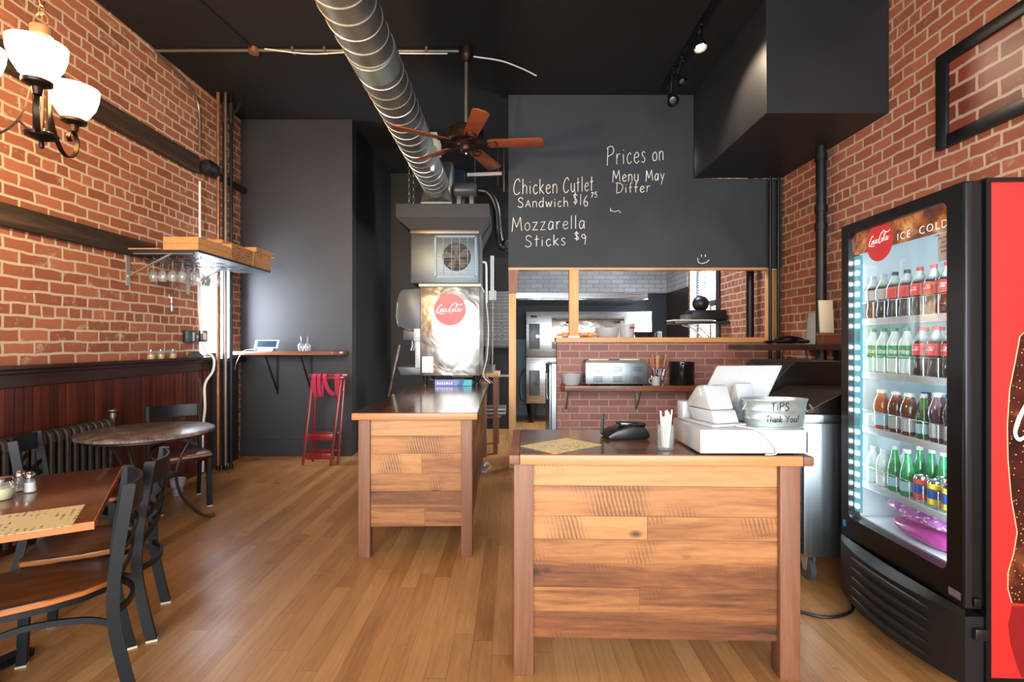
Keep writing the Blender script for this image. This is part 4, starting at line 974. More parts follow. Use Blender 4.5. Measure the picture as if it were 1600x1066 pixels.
MB().box(-.965, -.845, D0 - .003, D0 - .0005, 1.08, 1.255).build('sticker', M['label_print'], T, smooth=False)
hd = MB().prism([(-.985, 2.0), (-1.19, 1.985), (-1.225, 1.95), (-1.255, 1.84), (-1.262, 1.70), (-1.25, 1.60), (-1.235, 1.565), (-1.12, 1.555), (-1.06, 1.52), (-.985, 1.52)], 'Y', D0 + .06, 6.16, .018).build('dispenser_head', M['grey_plastic'], T)
MB().box(-1.19, -.9855, D0 + .10, 6.1, 1.43, 1.545, .008).build('valve_block', M['grey_plastic'], T)
for i in range(4):
    y = D0 + .14 + i * .14; MB().tube([(-1.10, y, 1.43), (-1.10, y, 1.37), (-1.115, y - .01, 1.315)], .011, 8).build('nozzle_lever', M['chrome'], T)
MB().box(-1.055, -.9856, D0 - .004, D0 + .5, 1.42, 1.555, .004).build('side_plate', M['white_plastic'], T)
MB().box(-1.04, -.9856, D0 - .002, D0 + .5, 1.13, 1.42, .004).build('back_splash', M['white_plastic'], T)
MB().prism([(-.9856, 1.055), (-1.20, 1.055), (-1.235, 1.14), (-.9856, 1.14)], 'Y', D0 + .02, 6.15, .006).build('drip_tray', M['grey_plastic'], T)
for i, x in enumerate((-.30, -.275, -.318)):
    MB().tube(catmull([(x, 5.85 + i * .05, 1.9), (x + .03, 5.83, 1.6), (x + .02, 5.78, 1.25), (x - .02, 5.70, 1.05), (x + .06, 5.62, .957)], 6), .006, 6).build('hose', M['conduit'] if i else M['cable_white'], T)
MB().tube(catmull([(-.9, 5.62, 1.0), (-.75, 5.64, .975), (-.55, 5.62, 1.0), (-.42, 5.60, .962)], 6), .009, 6).build('hose', M['galv'], T)
tag(MB().tube([(-1.21, 5.50, 1.38), (-1.50, 5.50, .012)], .012, 8).build('metal_rod', M['chrome']), 'thin shiny metal rod leaning beneath the soda dispenser nozzles', 'rod')
T = thing('foil_box', 'long blue and teal wrap box lying under the soda dispenser', 'box', (-.625, 5.43, .9458), R(2))
MB().box(-.19, .05, -.03, .03, 0, .065, .002).build('carton', mat('periwinkle_carton', '6f7fc4', .4), T, smooth=False)
MB().prism([(.05, 0), (.10, 0), (.125, .065), (.075, .065)], 'Y', -.0302, .0302).build('navy_stripe', mat('navy_print', '1b3f9a', .4), T, smooth=False)
MB().box(.05, .20, -.0298, .0298, 0.0003, .0647, .002).build('teal_end', mat('teal_carton', '26a6b8', .4), T, smooth=False)
mb = MB()
for i in range(7): mb.box(-.165 + i * .024, -.15 + i * .024, -.0308, -.03, .018, .018 + (.016 if i % 2 else .022))
mb.build('carton_lettering', M['logo_white'], T, smooth=False)
o = MB().box(-.88, -.80, 5.60, 5.9, .9458, .964, .006).build('black_tray', M['black_plastic']); tag(o, 'black plastic tray pushed beneath the soda dispenser', 'tray')

# ice maker on top
T = thing('ice_maker', 'grey steel ice maker with square fan grille atop the soda dispenser', 'ice maker', (-.7, 5.85, 2.036), world=True)
x0, x1, z0, z1 = -1.085, -.355, 2.037, 2.62
MB().box(x0, x1, D0 - .02, 6.2, z0, z1, .008).build('cabinet', M['steel_grey'], T)
MB().box(x0 - .004, x1 + .004, D0 - .026, D0 + .05, z1 - .05, z1 + .002, .003).build('top_trim', M['steel_dark'], T)
fx, fz, fs = at(712, 402, D0 - .02).x, at(712, 402, D0).z, .215
MB().lathe([(0, -.001), (.152, -.001), (.152, .001), (0, .001)], n=36, M=Matrix.Translation((fx + .01, D0 - .0225, fz)) @ Matrix.Rotation(R(90), 4, 'X')).build('fan_opening', M['ink'], T)
mb = MB()
for s in (-1, 1):
    mb.box(fx + s * fs - .012, fx + s * fs + .012, D0 - .033, D0 - .0205, fz - fs, fz + fs); mb.box(fx - fs, fx + fs, D0 - .033, D0 - .0205, fz + s * fs - .012, fz + s * fs + .012)
mb.build('grille_frame', M['steel_grey'], T, smooth=False)
mb = MB()
for i in range(1, 5): mb.box(fx - fs + i * fs * .4 - .003, fx - fs + i * fs * .4 + .003, D0 - .031, D0 - .028, fz - fs, fz + fs)
for i in range(1, 12): mb.box(fx - fs, fx + fs, D0 - .029, D0 - .0278, fz - fs + i * fs / 6 - .0008, fz - fs + i * fs / 6 + .0008)
mb.build('grille_wires', M['steel_grey'], T, smooth=False)
fan = MB()
for i in range(5):
    a = i * 2 * PI / 5; fan.prism([(math.cos(a) * .03, math.sin(a) * .03), (math.cos(a + .1) * .14, math.sin(a + .1) * .14), (math.cos(a + .75) * .14, math.sin(a + .75) * .14), (math.cos(a + .9) * .03, math.sin(a + .9) * .03)], 'Z', 0, .001)
fan.cyl((0, 0, -.001), (0, 0, .003), .035); fan.xf(Matrix.Translation((fx + .01, D0 - .0245, fz)) @ Matrix.Rotation(R(90), 4, 'X')); fan.build('fan_blades', M['iron'], T)
MB().tube(catmull([(-.33, 5.7, 2.30), (-.29, 5.7, 2.28), (-.285, 5.7, 2.1), (-.285, 5.75, 1.85)], 5), .012, 8).build('pipe', M['cable_white'], T)

# black hanging platform, duct box and duct
PY = 6.6
T = thing('hanging_platform', 'black boxed platform hung on chains above and behind the ice maker', 'platform', (-.9, 7.0, 3.2), world=True)
a, b, c_, d_ = at(618, 318, PY), at(764, 340, PY), at(655, 372, PY), at(748, 372, PY)
MB().box(a.x, b.x, PY, 7.5, b.z, a.z, .004).build('deck', mat('platform_black', '232326', .5), T, smooth=False)
MB().prism([(a.x + .005, b.z), (b.x - .005, b.z), (d_.x, c_.z), (c_.x, c_.z)], 'Y', PY + .005, 7.48).build('tapered_skirt', M['black_paint'], T, smooth=False)
def chain(name, x, y, z0, z1, parent, m):
    mb = MB(); z = z0; i = 0
    while z < z1 - .02:
        an = (i % 2) * PI / 2
        mb.tube([Vector((x + .014 * math.cos(k * PI / 4) * math.cos(an), y + .014 * math.cos(k * PI / 4) * math.sin(an), z + .027 + .029 * math.sin(k * PI / 4))) for k in range(8)], .005, 5, closed=True)
        z += .046; i += 1
    return mb.build(name, m, parent)
for x, y in ((-1.345, 6.7), (-1.31, 6.82)): chain('chain', x, y, a.z, ZC - .005, T, M['galv'])
dx, dz, dr, DE = -1.008, 3.498, .173, 6.80
T = thing('spiral_duct', 'round galvanised spiral duct running along ceiling toward back wall', 'duct', (dx, 4, dz), world=True)
MB().cyl((dx, 1.2, dz), (dx, DE, dz), dr, n=44).build('duct_tube', M['galv'], T)
mb = MB(); pitch = .158; N = 32; pts = []; y = 1.25
while y < DE - .03:
    an = 2 * PI * (y - 1.25) / pitch
    pts.append(Vector((dx + (dr + .001) * math.cos(an), y, dz + (dr + .001) * math.sin(an)))); y += pitch / N
mb.tube(pts, .0048, 5); mb.build('spiral_seam', M['galv_seam'], T)
MB().cyl((dx, 3.62, dz), (dx, 3.83, dz), dr + .006, n=44).build('coupling_band', mat('bluish_galvanised', '9fb0b0', .35, .7), T)
MB().box(dx + .13, dx + .20, 5.50, 5.85, dz + .02, dz + .17, .003).build('damper_plate', M['cream'], T)
MB().box(dx + .10, dx + .14, 5.70, 5.75, dz - .18, dz + .02, .003).build('damper_handle', M['galv_seam'], T)
T = thing('duct_box', 'square sheet metal transition box joining spiral duct to the platform', 'duct', (dx, 7.1, 3.2), world=True)
a2, b2 = at(657, 252, 6.86), at(706, 316, 6.86)
zb = a.z + .002
MB().box(a2.x, b2.x, 6.88, 7.4, zb, a2.z, .003).build('box', M['galv'], T, smooth=False)
mb = MB(); zq = b2.z + .01; q = [(a2.x, zq), (b2.x, zq), (b2.x, a2.z), (a2.x, a2.z)]
vs = [mb.bm.verts.new((x, 6.879, z)) for x, z in q]; n_ = 24
rg = [mb.bm.verts.new((dx + dr * .995 * math.cos(2 * PI * k / n_), DE + .001, dz + dr * .995 * math.sin(2 * PI * k / n_))) for k in range(n_)]
for k in range(n_):
    an = 2 * PI * (k + .5) / n_; i = 2 if math.cos(an) >= 0 and math.sin(an) >= 0 else 3 if math.sin(an) >= 0 else 0 if math.cos(an) < 0 else 1
    mb._face([rg[k], rg[(k + 1) % n_], vs[i]])
for i, k in ((0, 18), (1, 0), (2, 6), (3, 12)): mb._face([vs[i], vs[(i + 1) % 4], rg[k]])
mb.build('cone', M['galv'], T, smooth=False)
# machinery beside it
T = thing('blower_unit', 'black cylindrical blower with navy control box beside the duct box', 'blower', (-.62, 7.0, a.z), world=True)
MB().lathe([(0, 0), (.08, .005), (.10, .03), (.10, .29), (.08, .32), (0, .325)], n=24, M=Matrix.Translation((-.80, 6.98, 3.48)) @ Matrix.Rotation(R(90), 4, 'Y')).build('cylinder', M['grey_plastic'], T)
MB().box(-.79, -.66, 7.10, 7.22, a.z + .001, 3.80, .004).build('control_box', mat('navy_box', '1d2a3d', .4), T)
for x in (-.72, -.55): MB().box(x - .03, x + .03, 6.93, 7.03, a.z + .001, 3.40, .004).build('foot', M['galv'], T)
hp = catmull([(-.46, 6.98, 3.48), (-.32, 6.98, 3.44), (-.22, 7.0, 3.25), (-.19, 7.02, 2.95), (-.15, 7.0, 2.75), (-.09, 6.98, 2.70), (-.06, 7.0, 2.80)], 8)
MB().tube(hp, [.05 + .006 * (i % 2) for i in range(len(hp))], 10).build('flexible_hose', M['black_plastic'], T)
T = thing('pipe_frame', 'pale pipe frame hanging on rods near the chalkboard edge', 'pipe', (-.4, 7.3, 3.7), world=True)
p0, p1 = at(730, 273, 7.3), at(784, 271, 7.3)
MB().tube([p0, p1], .026, 8).build('cross_pipe', M['cable_white'], T)
for px in (742, 778): MB().tube([(at(px, 0, 7.3).x, 7.3, p0.z - .15), (at(px, 0, 7.3).x, 7.3, ZC - .002)], .009, 6).build('hanger_rod', M['galv'], T)
MB().tube([at(787, 300, 7.3), (at(787, 0, 7.3).x, 7.3, ZC - .002)], .014, 6).build('drop_rod', M['conduit'], T)
T = thing('white_pipe', 'white vertical water pipe with coupling right of the ice maker', 'pipe', (-.24, 6.47, 1.0105), world=True)
MB().cyl(at(769, 400, 6.47), at(769, 455, 6.47), .022, n=12).build('pipe', M['cable_white'], T); MB().box(-.29, -.20, 6.44, 6.50, 1.94, 2.06, .004).build('coupling', M['cable_white'], T)
MB().cyl((-.25, 6.47, 1.0108), (-.25, 6.47, 1.94), .009, n=8).build('drain', M['galv'], T)

# ---------------------------------------------------------------- grey pizza boxes on a wall shelf in the alley
T = thing('alley_shelf', 'black bracketed wall shelf in the alley carrying grey pizza boxes', 'shelf', (-.2, 8.1, 1.34), world=True)
MB().box(-.62, .02, 7.72, 8.348, 1.325, 1.35).build('board', M['black_metal'], T, smooth=False)
for x in (-.5, -.03): MB().bar((x, 7.85, 1.322), (x, 8.34, .95), .03, .012, (1, 0, 0)).build('brace', M['steel_grey'], T)
MB().box(-.6, .0, 8.30, 8.349, .85, .885).build('conduit_rail', M['galv'], T)
z = 1.351; hs = [.062, .055, .075, .05, .05, .062, .047, .05, .047, .045, .05, .045, .047, .05, .045, .047]
for i, h in enumerate(hs):
    if z + h > 2.20: break
    j = random.uniform(-.012, .012)
    B = thing('pizza_box', 'grey printed pizza box in the alley stack, %s from the bottom' % ORD[i], 'pizza box', (-.25 + j, 7.95, z), 0, 'grey pizza boxes stacked in the alley')
    MB().box(-.23, .23, -.22, .22, 0, h * .9, .002).build('carton', M['card_grey'], B, smooth=False)
    MB().box(-.2305, .2305, -.2215, .2215, h * .62, h * .97, .001).build('lid', M['card_grey_print'] if i not in (0, 9) else M['card_grey'], B, smooth=False)
    z += h

# ---------------------------------------------------------------- ceiling fan
FX, FY, FZ = -.43, 4.80, 3.265
T = thing('ceiling_fan', 'ceiling fan with five reddish wood blades hanging on long downrod', 'ceiling fan', (FX, FY, FZ))
MB().lathe([(0, ZC - FZ - .001), (.065, ZC - FZ - .002), (.065, ZC - FZ - .07), (.055, ZC - FZ - .10), (.03, ZC - FZ - .135), (0, ZC - FZ - .135)], n=28).build('ceiling_canopy', M['bronze'], T)
MB().cyl((0, 0, .12), (0, 0, ZC - FZ - .12), .017, n=12).build('downrod', M['conduit'], T)
MB().lathe([(0, .165), (.05, .165), (.12, .155), (.165, .135), (.175, .115), (.175, .045), (.155, .02), (.10, .01), (.075, -.02), (0, -.02)], n=36).build('motor_housing', M['bronze'], T)
MB().lathe([(0, -.085), (.03, -.083), (.055, -.07), (.062, -.055), (.062, -.025), (.07, -.02), (0, -.018)], n=24).build('switch_cup', M['bronze'], T)
MB().lathe([(0, -.098), (.008, -.095), (.008, -.084), (0, -.084)], n=10).build('bottom_knob', M['cable_white'], T)
for k in range(5):
    a = R(-3 + 72 * k); Rz = Matrix.Rotation(a, 4, 'Z'); tilt = Matrix.Rotation(R(-12), 4, 'X')
    arm = MB(); arm.tube(catmull([(.06, 0, .0), (.12, 0, -.01), (.18, 0, -.012)], 4), 1, sect=(.03, .008), up=(0, 0, 1))
    arm.tube(catmull([(.17, 0, -.012), (.21, .035, -.010), (.27, .04, -.008), (.29, 0, -.008), (.27, -.04, -.008), (.21, -.035, -.010)], 4, True), .006, 6, closed=True)
    arm.xf(Rz @ tilt).build('blade_iron', M['bronze'], T)
    bl = [(.20, -.05), (.23, -.062), (.68, -.075), (.71, -.065), (.725, -.03), (.725, .03), (.71, .065), (.68, .075), (.23, .062), (.20, .05)]
    MB().prism(bl, 'Z', -.004, .004, .0015).xf(Rz @ tilt).build('blade', M['blade'], T)

# ---------------------------------------------------------------- track lights
T = thing('light_track', 'thin black track for spotlights on black ceiling', 'track', (1.62, 4.2, ZC - .03), world=True)
MB().box(1.605, 1.64, 2.6, 5.5, ZC - .028, ZC - .0005).build('rail', M['black_metal'], T)
def can(name, label, loc, aim, lit, s=1.0):
    T = thing(name, label, 'spotlight', loc)
    d = (Vector(aim) - Vector(loc)).normalized(); q = d.to_track_quat('Z', 'Y').to_matrix().to_4x4()
    MB().lathe([(.018 * s, -.07 * s), (.03 * s, -.065 * s), (.036 * s, -.02 * s), (.055 * s, .03 * s), (.060 * s, .05 * s), (.055 * s, .05 * s), (.045 * s, .02 * s), (0, .0)], n=24, M=q).build('lamp_can', M['black_metal'], T)
    MB().lathe([(0, .012), (.03 * s, .016), (.034 * s, .03), (.02 * s, .036), (0, .037)], n=20, M=q).build('bulb', M['bulb'] if lit else M['galv'], T)
    up = Vector((0, 0, ZC - .03 - loc[2])); off = -d * .05
    mb = MB(); mb.tube(catmull([off, off + Vector((0, 0, .04)), up * .75, up], 4), .007, 8); mb.build('stem', M['black_metal'], T)
    MB().box(-.016, .016, -.05, .05, up.z - .02, up.z + .0, .003).build('track_adapter', M['black_metal'], T)
    if not lit:
        MB().tube(catmull([off + Vector((.02, 0, 0)), Vector((-.05, -.03, up.z * .4)), Vector((.03, 0, up.z * .8)), up], 5), .004, 6).build('cord', M['cable_black'], T)
    return T
T = can('spotlight', 'lit spotlight on ceiling track shining on the soffit side', (1.62, 4.42, 3.985), (1.72, 4.22, 3.0), True)
sl = bpy.data.lights.new('spot_lamp', 'SPOT'); sl.energy = 90; sl.spot_size = R(135); sl.spot_blend = .5; sl.color = (1, .80, .56); sl.shadow_soft_size = .03
so = bpy.data.objects.new('spot_lamp', sl); COL.objects.link(so); so.parent = T; dd = Vector((.10, -.20, -.985)); so.location = dd.normalized() * .05; so.rotation_euler = dd.to_track_quat('-Z', 'Y').to_euler()
can('spotlight', 'unlit black spotlight in front of chalkboard top, hanging lower', (1.60, 5.12, 3.84), (1.62, 4.7, 3.4), False)
can('spotlight', 'unlit black spotlight between lit spotlight and chalkboard, hanging higher', (1.62, 4.92, 3.93), (1.75, 4.7, 3.6), False, .8)

# ---------------------------------------------------------------- kitchen beyond the opening
T = thing('pizza_oven', 'double deck stainless pizza oven along the kitchen rear wall', 'oven', (1.3, 9.3, 0), world=True)
OY = 8.95; ox0, ox1 = at(822, 500, OY).x, at(1018, 500, OY).x
for k, (za, zb_) in enumerate(((.34, 1.15), (1.155, 1.95))):
    MB().box(ox0, ox1, OY, 9.84, za, zb_, .006).build('oven_deck', M['steel'], T)
    cpx = ox0 + .05
    MB().box(cpx, cpx + .19, OY - .008, OY, za + .14, za + .58, .003).build('control_panel', M['grey_plastic'], T)
    MB().cyl((cpx + .15, OY - .02, za + .36), (cpx + .15, OY - .008, za + .36), .028, n=16).build('control_knob', M['chrome'], T)
    MB().box(ox0 + .45, ox1 - .18, OY - .02, OY, za + .14, zb_ - .10, .006).build('oven_door', M['steel_wavy'], T)
    MB().tube([(ox0 + .45, OY - .07, zb_ - .15), (ox1 - .5, OY - .07, zb_ - .15)], .018, 8).build('door_handle', M['chrome'], T)
    for x in (ox0 + .72, ox1 - .58): MB().box(x - .025, x + .025, OY - .075, OY - .02, zb_ - .21, zb_ - .13, .004).build('handle_bracket', M['black_metal'], T)
MB().box(ox0 + .08, ox0 + .19, OY - .003, OY - .0005, 1.845, 1.88).build('maker_plate', M['ink'], T, smooth=False)
for x in (ox0 + .10, ox1 - .10):
    for y in (OY + .06, 9.75): MB().lathe([(0, 0), (.035, 0), (.05, .05), (.085, .33), (.085, .339), (0, .339)], (x, y, 0), 14).build('leg', M['black_metal'], T)
MB().tube(catmull([(ox0 - .03, 9.0, .95), (ox0 - .10, 8.98, .75), (ox0 - .09, 8.98, .45), (ox0 - .025, 9.0, .37)], 5), .018, 8).build('gas_hose', M['cable_black'], T)
T = thing('extractor_hood', 'stainless extractor hood lip above the pizza oven', 'hood', (1.2, 9.2, 2.13), world=True)
hx1 = at(1012, 460, 8.6).x
MB().prism([(8.60, 2.13), (8.60, 2.245), (9.05, 2.255), (9.86, 2.34), (9.86, 2.13)], 'X', .06, hx1).build('canopy', M['steel'], T, smooth=False)
MB().box(.06, hx1 + .004, 8.585, 8.60, 2.125, 2.15, .003).build('front_lip', M['chrome'], T)
T = thing('steel_fridge', 'stainless fridge standing behind the half wall, edge visible in doorway', 'fridge', (.9, 6.4, 0), world=True)
MB().box(.455, 1.1, 5.90, 6.6, .08, 1.16, .006).build('cabinet', M['steel_v'], T)
MB().box(.43, .4545, 5.91, 6.59, .10, 1.15, .008).build('door', M['steel_v'], T)
MB().tube(catmull([(.43, 5.95, 1.05), (.40, 5.95, 1.02), (.40, 5.95, .78), (.43, 5.95, .75)], 4), .012, 8).build('door_handle', M['chrome'], T)
for x in (.5, 1.05):
    for y in (5.95, 6.55): MB().cyl((x, y, 0), (x, y, .08), .025, n=12).build('foot', M['black_metal'], T)
# grinder on a bracketed shelf by the window
T = thing('kitchen_shelf', 'small steel wall shelf on curved brackets by the kitchen window', 'shelf', (2.6, 7.3, 1.66), world=True)
MB().box(2.25, XR - .002, 7.05, 7.45, 1.665, 1.70, .004).build('board', M['steel_grey'], T)
MB().box(2.20, 2.75, 7.0, 7.30, 1.7005, 1.72, .004).build('tray', M['cream'], T)
for y in (7.12, 7.38): MB().tube(catmull([(2.45, y, 1.66), (2.62, y, 1.60), (2.80, y, 1.42), (XR - .01, y, 1.30)], 5), .012, 8).build('bracket', M['cable_white'], T)
T = thing('meat_slicer', 'black kitchen machine with round drum on the small steel shelf', 'slicer', (2.7, 7.25, 1.7205), world=True)
MB().box(2.50, 2.98, 7.10, 7.40, 1.7205, 1.86, .012).build('base', M['black_plastic'], T)
MB().box(2.42, 2.60, 7.12, 7.38, 1.7205, 1.80, .01).build('motor', M['grey_plastic'], T)
MB().ball((2.66, 7.22, 1.955), .115, n=20).build('drum', M['black_plastic'], T)
T = thing('wall_outlet', 'small white outlet on dark kitchen wall right of the oven', 'outlet', (2.4, 9.89, 1.65), world=True)
MB().box(2.40, 2.48, 9.885, 9.8995, 1.55, 1.66, .002).build('plate', M['white_plastic'], T)

# ---------------------------------------------------------------- on the half wall cap
zc = 1.4625
def cap_pt(px): return (px - 800) / 800 * YK
for x0, x1, y, l in ((876, 926, 5.83, 'long wooden rolling pin on half wall cap, behind the short post'), (914, 929, 5.70, 'short wooden rolling pin end on half wall cap, before white bowl')):
    a_, b_ = cap_pt(x0), cap_pt(x1)
    T = thing('rolling_pin', l, 'rolling pin', ((a_ + b_) / 2, y + .04, zc), world=True)
    MB().cyl((a_ + .03, y, zc + .03), (b_ - .03, y, zc + .03), .03, n=16).build('roller', M['studx'], T)
    for u, v in ((a_ - .03, a_ + .03), (b_ - .03, b_ + .04)): MB().cyl((u, y, zc + .03), (v, y, zc + .03), .014, n=10).build('handle', M['edge_wood'], T)
T = thing('bowl', 'wide white plastic bowl on the half wall cap', 'bowl', (cap_pt(950.5), 5.765, zc))
MB().lathe([(0, 0), (.10, 0), (.125, .03), (.132, .105), (.128, .105), (.12, .035), (0, .01)], n=32).build('body', M['white_plastic'], T)
T = thing('bucket', 'white plastic bucket with red print on the half wall cap', 'bucket', (cap_pt(980.5), 5.72, zc))
MB().lathe([(0, 0), (.072, 0), (.088, .14), (.092, .14), (.092, .15), (.084, .15), (.07, .01), (0, .01)], n=28).build('body', M['white_plastic'], T)
mb = MB()
for i in range(6):
    a0 = R(-85 + i * 9); a1 = a0 + R(9); r0 = .0865
    mb._face([mb.bm.verts.new((r0 * math.cos(q), r0 * math.sin(q), z)) for q, z in ((a0, .095), (a1, .095), (a1, .117), (a0, .117))])
mb.build('red_print', M['ink_red'], T)
T = thing('pan', 'round black pan on the half wall cap beside bucket', 'pan', (cap_pt(1010.5), 5.78, zc))
MB().lathe([(0, 0), (.105, 0), (.12, .055), (.125, .06), (.118, .06), (.1, .008), (0, .008)], n=32).build('body', M['black_plastic'], T)
T = thing('drinking_glass', 'small clear glass on the half wall cap right of black pan', 'glass', (cap_pt(1031), 5.72, zc))
MB().lathe([(0, 0), (.022, 0), (.027, .07), (.025, .07), (.02, .006), (0, .006)], n=18).build('tumbler', M['jar_glass'], T)

# ---------------------------------------------------------------- shelf on the brick half wall
T = thing('wall_shelf', 'brown live edge wall shelf on thin brackets against brick half wall', 'shelf', (1.25, 5.55, .95), world=True)
MB().prism([(.535, YK - .001), (.52, 5.46), (.56, 5.42), (1.2, 5.43), (2.0, 5.42), (2.04, 5.46), (2.04, YK - .001)], 'Z', .885, .945, .006).build('board', M['shelf_wood'], T)
for x in (.60, 1.38, 1.95):
    mb = MB(); mb.box(x - .012, x + .012, YK - .008, YK - .001, .62, .885); mb.bar((x, YK - .008, .66), (x, 5.48, .88), .018, .006, (0, 0, 1)); mb.build('bracket', M['conduit'], T)
zs = .9455
T = thing('bowl', 'white bowl at the end of the brown wall shelf', 'bowl', (.645, 5.56, zs))
MB().lathe([(0, 0), (.075, 0), (.095, .03), (.108, .118), (.103, .118), (.09, .035), (0, .01)], n=32).build('body', M['white_soft'], T)
T = thing('food_warmer', 'boxy stainless countertop food warmer with vent slots on brown wall shelf', 'food warmer', (1.09, 5.55, zs), world=True)
wx0, wx1 = at(915, 600, 5.44).x, at(1013, 600, 5.44).x
MB().box(wx0, wx1, 5.44, 5.69, .962, 1.19, .004).build('cabinet', M['steel_v'], T)
mb = MB(); mb.prism([(wx0, 1.1905), (wx1, 1.1905), (wx1 - .04, 1.215), (wx0 + .02, 1.215)], 'Y', 5.47, 5.68); mb.build('top_cover', M['steel_dark'], T, smooth=False)
for u, v in ((.04, .25), (.37, .58)): MB().box(wx0 + u, wx0 + v, 5.48, 5.52, 1.2155, 1.228, .003).build('lid_handle', M['cream'], T)
for cx_ in (.13, .34, .55):
    for cz_, nn in ((1.14, 3), (1.04, 4)):
        mb = MB()
        for j in range(nn): mb.box(wx0 + cx_ - .05, wx0 + cx_ + .05, 5.4385, 5.4405, cz_ - j * .018 - .003, cz_ - j * .018 + .003)
        mb.build('vent_slots', M['ink'], T, smooth=False)
for x in (wx0 + .04, wx1 - .04): MB().cyl((x, 5.48, zs), (x, 5.48, .963), .018, n=10).build('foot', M['black_plastic'], T); 
for x in (wx0 + .04, wx1 - .04): MB().cyl((x, 5.65, zs), (x, 5.65, .963), .018, n=10).build('foot', M['black_plastic'], T)
T = thing('wire_crock', 'open wire holder for kitchen utensils on the brown wall shelf', 'holder', (1.585, 5.58, zs))
mb = MB(); mb.lathe([(0, 0), (.065, 0), (.065, .004), (0, .004)], n=20)
for z in (.05, .10): mb.tube([(.075 * math.cos(k * PI / 8), .075 * math.sin(k * PI / 8), z) for k in range(16)], .003, 6, closed=True)
for k in range(8): mb.tube([(.064 * math.cos(k * PI / 4), .064 * math.sin(k * PI / 4), .002), (.075 * math.cos(k * PI / 4), .075 * math.sin(k * PI / 4), .10)], .0025, 6)
mb.build('wire_basket', M['chrome'], T)
for k, (dx_, dy_, ln, m_) in enumerate(((-.07, -.03, .30, 'edge_wood'), (-.04, .02, .33, 'edge_wood'), (-.015, -.04, .31, 'stud'), (.02, .03, .32, 'edge_wood'), (.05, -.02, .31, 'post_wood'), (.08, .02, .33, 'edge_wood'), (.10, -.01, .30, 'post_wood'))):
    b0 = Vector((dx_ * .45, dy_ * .5, .006)); t0 = Vector((dx_ * 1.25, dy_ * 1.2, ln))
    U = thing('spatula', 'long handled utensil in the wire holder, %s along the brown shelf' % ORD[k], 'utensil', (1.585, 5.58, zs), 0)
    md_ = b0.lerp(t0, .55)
    MB().tube([md_, t0], [.007, .011], 8).build('handle', M[m_], U)
    MB().tube([b0, md_], 1, sect=(.018, .003), up=(0, 1, 0)).build('blade', M['chrome'], U)
T = thing('coffee_mug', 'small cream mug in front of the utensil holder on brown shelf', 'mug', (1.535, 5.465, zs))
MB().lathe([(0, 0), (.04, 0), (.044, .01), (.044, .095), (.041, .095), (.04, .012), (0, .01)], n=24).build('body', M['white_soft'], T)
MB().tube(catmull([(-.042, 0, .075), (-.068, 0, .07), (-.07, 0, .035), (-.043, 0, .022)], 4), .006, 6).build('handle', M['white_soft'], T)
T = thing('stock_pot', 'shiny black cooking pot on the brown wall shelf', 'pot', (1.84, 5.55, zs))
MB().lathe([(0, 0), (.125, 0), (.132, .012), (.132, .235), (.137, .24), (.137, .248), (.128, .248), (.125, .02), (0, .01)], n=36).build('body', mat('black_enamel', '101214', .15, coat=.5), T)
MB().tube(catmull([(-.05, -.13, .225), (0, -.158, .235), (.05, -.13, .225)], 5), .007, 6).build('handle', M['black_plastic'], T)

# ---------------------------------------------------------------- things on the front counter
zt = .9355
o = MB().box(-.15, .15, -.11, .11, 0, .0012).build('menu_sheet', M['menu'], smooth=False); q_ = at(877, 696.5, .4645 * 800 / 160.5); o.location = (q_.x, q_.y, zt + .0006); o.rotation_euler = (0, 0, R(40))
tag(o, 'tan printed paper menu lying diagonally on the front counter', 'menu')
T = thing('card_terminal', 'black card terminal in its cradle on the front counter', 'card terminal', (.56, 2.52, zt), R(8))
MB().prism([(-.10, 0), (.09, 0), (.10, .02), (.08, .055), (.0, .062), (-.07, .045), (-.115, .018)], 'Y', -.07, .07, .008).build('cradle', M['black_plastic'], T)
MB().box(-.045, .085, -.04, .04, .058, .08, .008, M=Matrix.Rotation(R(4), 4, 'Y')).build('handset', mat('gloss_black', '0c0c0e', .15, coat=.5), T)
MB().tube([(-.112, .03, .02), (-.105, .035, .085), (-.102, .036, .115)], [.009, .007, .004], 8).build('antenna', M['black_plastic'], T)
T = thing('straw_cup', 'clear glass cup holding white wrapped straws on the front counter', 'cup', (.672, 2.24, zt))
MB().lathe([(0, 0), (.034, 0), (.036, .006), (.037, .105), (.035, .105), (.033, .012), (0, .010)], n=24).build('glass_body', M['jar_glass'], T)
for k in range(17):
    a = k * 2.4; rr_ = .005 + .018 * (k % 4) / 3; t0 = Vector((.672 + rr_ * math.cos(a), 2.24 + rr_ * math.sin(a), zt + .012)); tl = Vector((.672 + min(.03, rr_ * 1.4) * math.cos(a) * 1.5 + random.uniform(-.006, .006), 2.24 + rr_ * 1.3 * math.sin(a), zt + random.uniform(.14, .172)))
    o = MB().tube([t0 - Vector((.672, 2.24, zt)), tl - Vector((.672, 2.24, zt))], .0031, 8).build('wrapped_straw', M['paper']); o.location = (.672, 2.24, zt)
    tag(o, 'white wrapped straw standing in the clear cup on the front counter', 'straw', 'wrapped straws in the clear cup')
T = thing('cash_drawer', 'white cash drawer at the edge of the front counter', 'cash drawer', (1.0, 2.3, zt), world=True)
MB().box(.778, 1.218, 2.115, 2.47, zt + .007, zt + .105, .004).build('drawer_body', M['white_plastic'], T)
MB().box(1.2185, 1.226, 2.12, 2.46, zt + .01, zt + .095, .002).build('drawer_front', M['black_plastic'], T)
for x in (.81, 1.185):
    for y in (2.15, 2.44): MB().cyl((x, y, zt), (x, y, zt + .008), .012, n=10).build('foot', M['black_plastic'], T)
zd = zt + .1055
